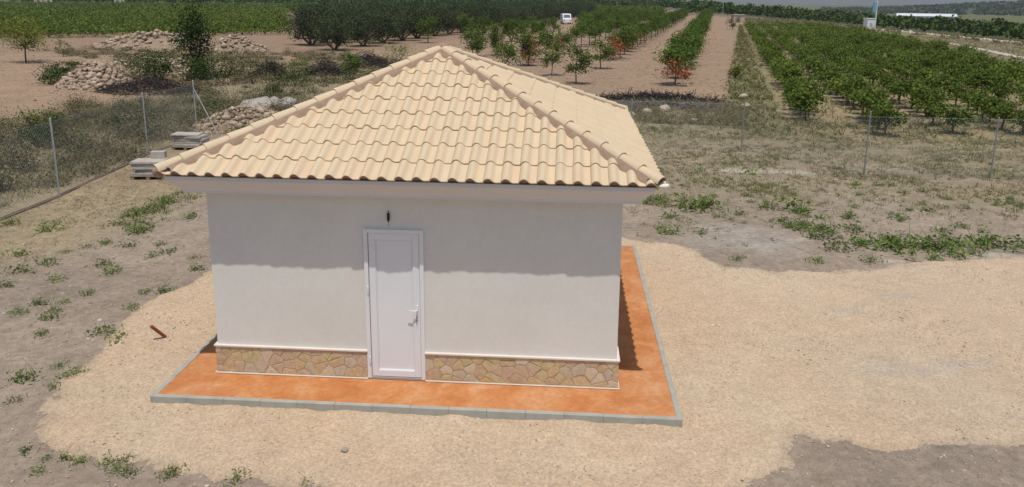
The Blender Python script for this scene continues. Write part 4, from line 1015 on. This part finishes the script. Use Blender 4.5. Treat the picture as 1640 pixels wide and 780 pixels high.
# ------------------------------------------------------------------ vineyard on the right
vines = []
for k in range(6):
    r = np.random.default_rng(400+k); t = thing('grape_vine', 'x', 'vine')
    C_ = crown_pts(520, .72, .62, .42, .78, 11, r, .40, .3); C_[:,2] = np.maximum(C_[:,2], .12)
    sh = []      # long shoots that stick out
    for b in range(9):
        a_ = r.uniform(0, 6.28); L_ = r.uniform(.5,1.0); tt = np.linspace(.2, 1, 9)[:,None]; e_ = np.array([math.cos(a_)*L_, math.sin(a_)*L_, r.uniform(.1,.65)])
        sh.append(np.array([0,0,.65])+tt*e_+r.normal(size=(9,3))*.04)
    C_ = np.concatenate([C_]+sh)
    obj('foliage', mk('foliage', *leaf_quads(C_, .135, .115, r, .6), L_vine), t)
    mb = MB().tube([(0,0,-.08), (.02,.01,.25), (-.01,.02,.55)], [.05,.042,.05], 6)
    for b in range(4):
        a_ = b*1.57+r.uniform(-.4,.4); mb.tube([(-.01,.02,.53), (math.cos(a_)*.2, math.sin(a_)*.2, .72), (math.cos(a_)*.5, math.sin(a_)*.5, .98)], [.03,.018,.006], 5)
    obj('trunk', mb.mesh('trunk', M_bark), t); vines.append(t)
cand = []
for ri in range(20):
    u_ = 7.9+ri*2.6
    s_ = 24.0
    while s_ < 150:
        x, y = row_xy(u_+.016*(s_-29)+rnd.uniform(-.22,.22), s_+rnd.uniform(-.25,.25)); s_ += 1.5
        # near edge runs obliquely, far edge along the track
        if y < 21.0+max(0, 13.5-x)*.9+rnd.uniform(-.5,.5) or (x > 13.5 and y < 21.0-(x-13.5)*.35): continue
        if x > np.interp(y, [46.5,64,79,111.5,160], [33.5,38.5,42,47.6,50])+rnd.uniform(-.6,.6): continue
        if y < 12: continue
        if rnd.random() < (.16 if ri > 1 and y < 36 else .04): continue
        az = math.atan2(x-CX, y-CY)-YAW
        if az > .64: continue
        cand.append((math.hypot(x-CX, y-CY), x, y, ri))
cand.sort()
ORD = ['first','second','third','fourth','fifth','sixth','seventh','eighth']
firsts = set()
for d_, x, y, ri in cand[:300]:
    if ri < 8:
        where = ORD[ri]+' row from the grassy verge' if ri else 'first row, beside the grassy verge'
        if ri not in firsts:
            firsts.add(ri); o = scat(vines, x, y, rnd.uniform(.85,1.2), 'end vine nearest the back fence in the '+where, 'g'); del o['group']; continue
        lab, grp = 'leafy green grape vine in the '+where, 'vines of the %s row' % ORD[ri]
    else: lab, grp = 'leafy green grape vine in the dense block towards the right edge', 'vines of the dense block'
    scat(vines, x, y, rnd.uniform(.75,1.25), lab, grp)
r = np.random.default_rng(410); P = np.array([(x, y) for d_, x, y, ri in cand[300:]])
kk = np.repeat(np.arange(len(P)), 75); q = r.normal(size=(len(kk),3))*np.array([.42,.42,.22]); q[:,2] += .78
C_ = np.column_stack([P[kk], ground_h(P[kk,0], P[kk,1])])+q
tag(obj('distant_vines', mk('distant_vines', *leaf_quads(C_, .26, .22, r, .6), L_vine)), kind='stuff')
print('vines', len(cand))

# ------------------------------------------------------------------ far vineyard on the left, seen as one green mass
r = np.random.default_rng(420)
def lv_ok(x, y): return (y > 76-.30*(x+50)*-1*0+.55*(x+50)+8) & (x < -.372*y-1.0)
n_ = 26000; y = 70+ (r.uniform(size=n_)**1.7)*370; x = -r.uniform(.30, .98, n_)*(y+20)
k = (x < -.368*y-1.5) & (y > 90+.62*(x+45)) & (y > 72); x, y = x[k], y[k]; k = (y < 372)|(x > -150); x, y = x[k][:9000], y[k][:9000]
sc_ = .55+.0035*y
kk = np.repeat(np.arange(len(x)), 15); q = r.normal(size=(len(kk),3))*np.array([.75,.75,.3])*sc_[kk][:,None]; q[:,2] = np.abs(q[:,2]+.75)
C_ = np.column_stack([x[kk], y[kk], ground_h(x[kk], y[kk])])+q
tag(obj('distant_vines', mk('distant_vines', *leaf_quads(C_, .34*sc_[kk]/.8, .28*sc_[kk]/.8, r, .6), L_vine)), kind='stuff')
n_ = 4200; y = r.uniform(262, 420, n_); x = r.uniform(-.37, .12, n_)*y
kk = np.repeat(np.arange(n_), 12); q = r.normal(size=(len(kk),3))*np.array([1.6,1.6,.45]); q[:,2] = np.abs(q[:,2]+.9)
C_ = np.column_stack([x[kk], y[kk], ground_h(x[kk], y[kk])])+q
tag(obj('distant_vines', mk('distant_vines', *leaf_quads(C_, .9, .7, r, .6), L_vine)), kind='stuff')

# far orchards and tree belts: one mass of crowns
def far_trees(name, P, rad, hgt, per, m, seed):
    r = np.random.default_rng(seed); k = np.repeat(np.arange(len(P)), per)
    d_ = r.normal(size=(len(k),3)); d_ /= np.linalg.norm(d_, axis=1, keepdims=True); d_ *= r.uniform(.5,1,(len(k),1))
    R_ = rad*r.uniform(.7,1.25,len(P)); H_ = hgt*r.uniform(.75,1.2,len(P))
    C_ = np.column_stack([P[k], ground_h(P[k,0], P[k,1])+H_[k]*.55])+d_*np.column_stack([R_[k], R_[k], H_[k]*.45])
    return tag(obj(name, mk(name, *leaf_quads(C_, rad*.42, rad*.34, r, .5), m)), kind='stuff')
r = np.random.default_rng(430)
g_ = np.array([(x, y) for x in np.arange(70, 420, 6.0) for y in np.arange(70, 440, 6.5)]); g_ = g_+r.normal(size=g_.shape)*.5
k = (g_[:,0] > 73+np.maximum(0, 150-g_[:,1])*.0) & (np.arctan2(g_[:,0]-CX, g_[:,1]-CY) < .64) & (g_[:,1] > 95) & ((g_[:,0]-64)*.9 > (160-g_[:,1])*.02+6)
far_trees('distant_orchard', g_[k][:2600], 2.3, 3.3, 46, L_dark, 431)
g_ = np.column_stack([r.uniform(20, 150, 420), r.uniform(250, 430, 420)]); g_ = g_[(g_[:,0] > .16*g_[:,1])&(g_[:,1] > 235+g_[:,0]*.4)]
far_trees('distant_trees', g_, 2.8, 4.2, 44, L_dark, 432)
g_ = np.column_stack([r.uniform(-.75, .2, 900), r.uniform(420, 640, 900)]); g_[:,0] *= g_[:,1]
far_trees('distant_trees', g_, 4.2, 5.8, 40, L_dark, 433)

# ------------------------------------------------------------------ far structures
van = thing('parked_van', 'small white van parked at the near end of the olive rows', 'van', (1.4, 155, gz(1.4,155)), .15)
def prism(pf, w_, m, name):   # side profile (y, z) swept across x
    n2 = len(pf); V_ = [(-w_/2, a, b) for a, b in pf]+[(w_/2, a, b) for a, b in pf]
    F_ = [tuple(range(n2)), tuple(range(2*n2-1, n2-1, -1))]+[(i, n2+i, n2+(i+1) % n2, (i+1) % n2) for i in range(n2)]
    return mk(name, V_, F_, m)
M_van = mat('white_paint', (.74,.75,.76), (.70,.71,.72), 3, .4, spec=.5); M_glass = mat('dark_glass', (.10,.115,.15), None, rough=.15, spec=.6); M_rub = mat('rubber', (.02,.02,.02), None)
obj('body', bevel(prism([(-2.1,.35),(-2.12,1.0),(-1.65,1.25),(-1.25,2.0),(-1.0,2.12),(2.1,2.1),(2.15,.35)], 1.75, M_van, 'body'), .05, 2), van)
obj('windscreen', mk('windscreen', [(-.72,-1.655,1.30),(.72,-1.655,1.30),(.62,-1.30,1.93),(-.62,-1.30,1.93)], [(0,1,2,3)], M_glass), van)
for sx in (-1, 1):
    obj('side_window', MB().box(sx*.882-.006, sx*.882+.006, -1.1, .1, 1.25, 1.85).mesh('side_window', M_glass), van)
    obj('headlight', MB().box(sx*.62-.14, sx*.62+.14, -2.15, -2.1, .78, .95).mesh('headlight', M_glass), van)
    for yy in (-1.35, 1.4):
        o = obj('wheel', MB().tube([(sx*.78-.1,yy,.33),(sx*.78+.1,yy,.33)], .33, 14).mesh('wheel', M_rub), van)
obj('bumper', MB().box(-.85,.85,-2.2,-2.08,.38,.62).mesh('bumper', M_van), van)
wh = thing('warehouse', 'long low white warehouse among trees on the far right', 'warehouse', (207.5, 460, gz(207,460)-.4), -.36)
obj('wall', MB().box(-15,15,-6,6,0,6.6).mesh('wall', M_van), wh)
rf = mk('roof', [(-15.4,-6.5,6.6),(15.4,-6.5,6.6),(15.4,6.5,6.6),(-15.4,6.5,6.6),(-15.4,0,8.0),(15.4,0,8.0)], [(0,1,5,4),(2,3,4,5),(1,2,5),(3,0,4),(3,2,1,0)], mat('white_roof', (.62,.64,.68), (.68,.70,.73), .3, .6))
obj('roof', rf, wh)
for k in range(4): obj('door', MB().box(-11+k*7-1.6, -11+k*7+1.6, -6.06, -6.0, 0, 3.6).mesh('door', mat('grey_shutter', (.5,.52,.55), None)), wh)
bx, by = 71.0, 173.0; bz = gz(bx, by)
sg = thing('sign_mast', 'tall pale mast with a blue panel beside a white pump house', 'mast', (bx, by, bz), .3)
obj('mast', MB().tube([(0,0,0),(0,0,6.2)], [.16,.10], 8).mesh('mast', M_van), sg)
obj('panel', bevel(MB().box(-1.0,-.12,-.12,.12,3.6,5.9).mesh('panel', mat('blue_paint', (.16,.33,.45), (.20,.38,.50), 2, .5)), .03, 1), sg)
obj('bracket', MB().box(-.5,.12,-.05,.05,5.95,6.05).mesh('bracket', M_van), sg)
ph = thing('pump_house', 'small white block pump house at the foot of the blue mast', 'pump house', (bx-1.9, by-1.5, gz(bx-1.9, by-1.5)), .2)
obj('wall', MB().box(-.9,.9,-.8,.8,0,2.1).mesh('wall', M_van), ph); obj('roof', bevel(MB().box(-1.0,1.0,-.9,.9,2.1,2.22).mesh('roof', M_lime), .02, 1), ph)
obj('door', MB().box(-.3,.35,-.83,-.8,0,1.2).mesh('door', mat('grey_door', (.4,.42,.44), None)), ph)
for (x, y, h_, r_, lab, m_) in [(-131,440,9,.22,'pale yellow pole rising beyond the left vineyard', mat('yellow_post', (.6,.48,.25), None)), (58.5,285,9,.12,'thin grey pole at the far end of the path', M_galv), (-4.2,240,9,.10,'thin pole among the far olive trees', M_galv)]:
    t = thing('utility_pole', lab, 'pole', (x, y, gz(x, y))); obj('pole', MB().tube([(0,0,-.2),(0,0,h_)], [r_, r_*.7], 8).mesh('pole', m_), t); obj('crossarm', MB().box(-.7,.7,-.05,.05,h_-.5,h_-.38).mesh('crossarm', m_), t)
def cottage(x, y, w_, h_, lab, rz):
    t = thing('farmhouse', lab, 'house', (x, y, gz(x, y)), rz); mw = mat('far_plaster', (.52,.44,.33), (.58,.50,.40), .5, .9)
    obj('wall', MB().box(-w_/2,w_/2,-3,3,0,h_).mesh('wall', mw), t)
    obj('roof', mk('roof', [(-w_/2-.4,-3.4,h_),(w_/2+.4,-3.4,h_),(w_/2+.4,3.4,h_),(-w_/2-.4,3.4,h_),(-w_/2-.4,0,h_+1.5),(w_/2+.4,0,h_+1.5)], [(0,1,5,4),(2,3,4,5),(1,2,5),(3,0,4),(3,2,1,0)], mat('far_roof', (.34,.20,.13), (.42,.26,.17), 1)), t)
    for k in (-1, 1): obj('window', MB().box(k*w_*.28-.5,k*w_*.28+.5,-3.05,-3.0,1.1,2.3).mesh('window', M_glass), t)
    obj('door', MB().box(-.5,.5,-3.06,-3.0,0,2.1).mesh('door', M_wood), t)
cottage(-262, 440, 8, 4, 'cream farmhouse at the top left edge beyond the vineyard', .5)
cottage(-300, 425, 9, 3.5, 'pinkish low farmhouse left of the cream one at the top edge', .5)
hut = thing('stone_hut', 'small pale stone hut at the far end of the verge', 'hut', (41.5, 178, gz(41.5,178)), .1)
obj('wall', MB().box(-1.3,1.3,-1,1,0,1.7).mesh('wall', M_rock), hut); obj('roof', bevel(MB().box(-1.45,1.45,-1.15,1.15,1.7,1.85).mesh('roof', M_slab), .02, 1), hut); obj('door', MB().box(-.4,.3,-1.04,-1,0,1.4).mesh('door', M_wood), hut)
for x, y, rx, h_, m_, lab in [(165,262,3.0,6.0,L_yel,'yellow green tree right of the white warehouse'),(190,270,3.4,6.5,L_yel,'broad yellow green tree farthest right of the warehouse'),(176,290,1.6,8.5,L_dark,'dark narrow tree rising behind the yellow green trees')]:
    make_tree('field_tree', lab, 'tree', rx, h_, 1.6, m_, int(x), 700, .55, 14, 1, .2, .34, loc=(x, y, gz(x, y)))
P = np.array([row_xy(rnd.uniform(9, 34), rnd.uniform(162, 225)) for _ in range(260)]); V_, F_ = bush_cloud(P, rng.uniform(.5,1.2,260), rng.uniform(.4,1.0,260), 50, .3, rng)
tag(obj('dry_brush', mk('dry_brush', V_, F_, L_brush)), kind='stuff')
# pale track on the right and the light strip before the far orchard
def strip(name, pts, w_, col, dz=.03):
    V_, F_ = [], []
    P_ = [np.array(p_, float) for p_ in pts]; Q = []
    for a, b in zip(P_[:-1], P_[1:]): Q += [a+(b-a)*t for t in np.linspace(0, 1, 24, endpoint=False)]
    Q.append(P_[-1])
    for i, q in enumerate(Q):
        d_ = Q[min(i+1, len(Q)-1)]-Q[max(i-1, 0)]; d_ /= np.linalg.norm(d_); nn_ = np.array([-d_[1], d_[0]]); ww = w_*(1+.15*math.sin(i*.9)+.1*math.sin(i*2.3))
        for s_ in (-.5, .5): V_.append((*(q+nn_*ww*s_), gz(*(q+nn_*ww*s_))+dz))
    F_ = [(2*i+1, 2*i, 2*i+2, 2*i+3) for i in range(len(Q)-1)]
    me_ = mk(name, V_, F_, M_soil); set_soil(me_, np.array(V_), np.tile(col, (len(V_),1))); return tag(obj(name, me_), kind='structure')
strip('dirt_track', [(44.5,60),(46.0,71),(49.0,84),(52.5,100)], 1.1, c_pale)
strip('dirt_track', [(63.5,190),(66.5,160),(67.5,140),(69,118),(70,100)], 3.2, np.array([.42,.34,.23]))
r = np.random.default_rng(440); t_ = r.uniform(size=260); P = np.column_stack([64+6*t_+r.normal(size=260)*.8, 185-80*t_]); 
tag(obj('field_stones', rocks_mesh('field_stones', np.column_stack([P, ground_h(P[:,0],P[:,1])]), r.uniform(.15,.5,260), M_rock)), kind='stuff')
g_ = np.column_stack([60+r.uniform(0,6,90), r.uniform(80,180,90)]); V_, F_ = bush_cloud(g_, r.uniform(.4,1,90), r.uniform(.3,.8,90), 40, .25, r)
tag(obj('dry_brush', mk('dry_brush', V_, F_, L_brush)), kind='stuff')

# ------------------------------------------------------------------ hills and mountains
def ridge(name, r0, r1, hfun, colfun, na=220, nr=14, a0=-1.0, a1=1.15):
    A = np.linspace(a0, a1, na); T_ = np.linspace(0, 1, nr); AA, TT = np.meshgrid(A, T_)
    RR = r0+(r1-r0)*TT; X = CX+np.sin(AA)*RR; Y = CY+np.cos(AA)*RR
    Z = ground_h(X, Y)-2 + hfun(AA)*np.sin(np.clip(TT*1.25, 0, 1)*PI/2)**1.3*np.where(TT > .85, 1-(TT-.85)*2, 1)*(1+.10*fbm(X, Y, 10/r0, 5))
    V_ = np.stack([X.ravel(), Y.ravel(), Z.ravel()], 1); i_ = (np.arange(nr-1)[:,None]*na+np.arange(na-1)[None]).ravel()
    me_ = mk(name, V_, np.stack([i_, i_+1, i_+na+1, i_+na], 1), M_hill, True); set_soil(me_, V_, colfun(AA, TT).reshape(-1,3)); return tag(obj(name, me_), kind='structure')
M_hill = soil_mat('hillside', .06, .25, .0)
def hill_h(A): return 2+15.5*sstep(.36, .50, A) + 1.5*np.sin(A*37)+sstep(.2,-.2,A)*4
def hill_c(A, T_):
    c_ = np.empty(A.shape+(3,)); c_[:] = (.075,.085,.05); pale = (sstep(.25,.35,T_)*sstep(.62,.5,T_)*sstep(.50,.56,A))[...,None]
    return c_*(1-pale)+np.array([.23,.19,.13])*pale
ridge('hills', 1100, 2000, hill_h, hill_c)
def mtn_h(A): return 190+45*np.sin(A*6+1)+25*np.sin(A*15)+12*np.sin(A*41)
rq = np.random.default_rng(450); aa = rq.uniform(.3,.72,900); rr_ = rq.uniform(1120,1800,900); hv = [(CX+math.sin(a)*q_, CY+math.cos(a)*q_, a, q_) for a, q_ in zip(aa, rr_)]
P = np.array([v[:2] for v in hv]); kq = np.repeat(np.arange(len(P)), 14); hz_ = np.array([gz(v[0],v[1])-2+float(hill_h(np.array(v[2])))*math.sin(min(1,(v[3]-1100)/900*1.25)*PI/2)**1.3 for v in hv])
d_ = rq.normal(size=(len(kq),3)); d_ /= np.linalg.norm(d_, axis=1, keepdims=True)
tag(obj('hillside_trees', mk('hillside_trees', *leaf_quads(np.column_stack([P[kq], hz_[kq]+2])+d_*np.array([4.5,4.5,2]), 4.2, 3.4, rq, .5), L_dark)), kind='stuff')
ridge('mountains', 4600, 6800, mtn_h, lambda A, T_: np.full(A.shape+(3,), 1.0)*np.array([.13,.13,.11]))

# ------------------------------------------------------------------ the air
hz = MB().box(-7600, 7600, -420, 7600, -25, 420).mesh('haze', None)
hz.materials.clear()
mh = bpy.data.materials.new('haze'); mh.use_nodes = True; nt = mh.node_tree; nt.nodes.clear(); out = nt.nodes.new('ShaderNodeOutputMaterial'); pv = nt.nodes.new('ShaderNodeVolumePrincipled')
pv.inputs['Color'].default_value = (.82,.88,1,1); pv.inputs['Density'].default_value = .00016; pv.inputs['Anisotropy'].default_value = .2
nt.links.new(pv.outputs[0], out.inputs['Volume']); hz.materials.append(mh)
USE_HAZE = True
if USE_HAZE: tag(obj('haze', hz), kind='stuff')
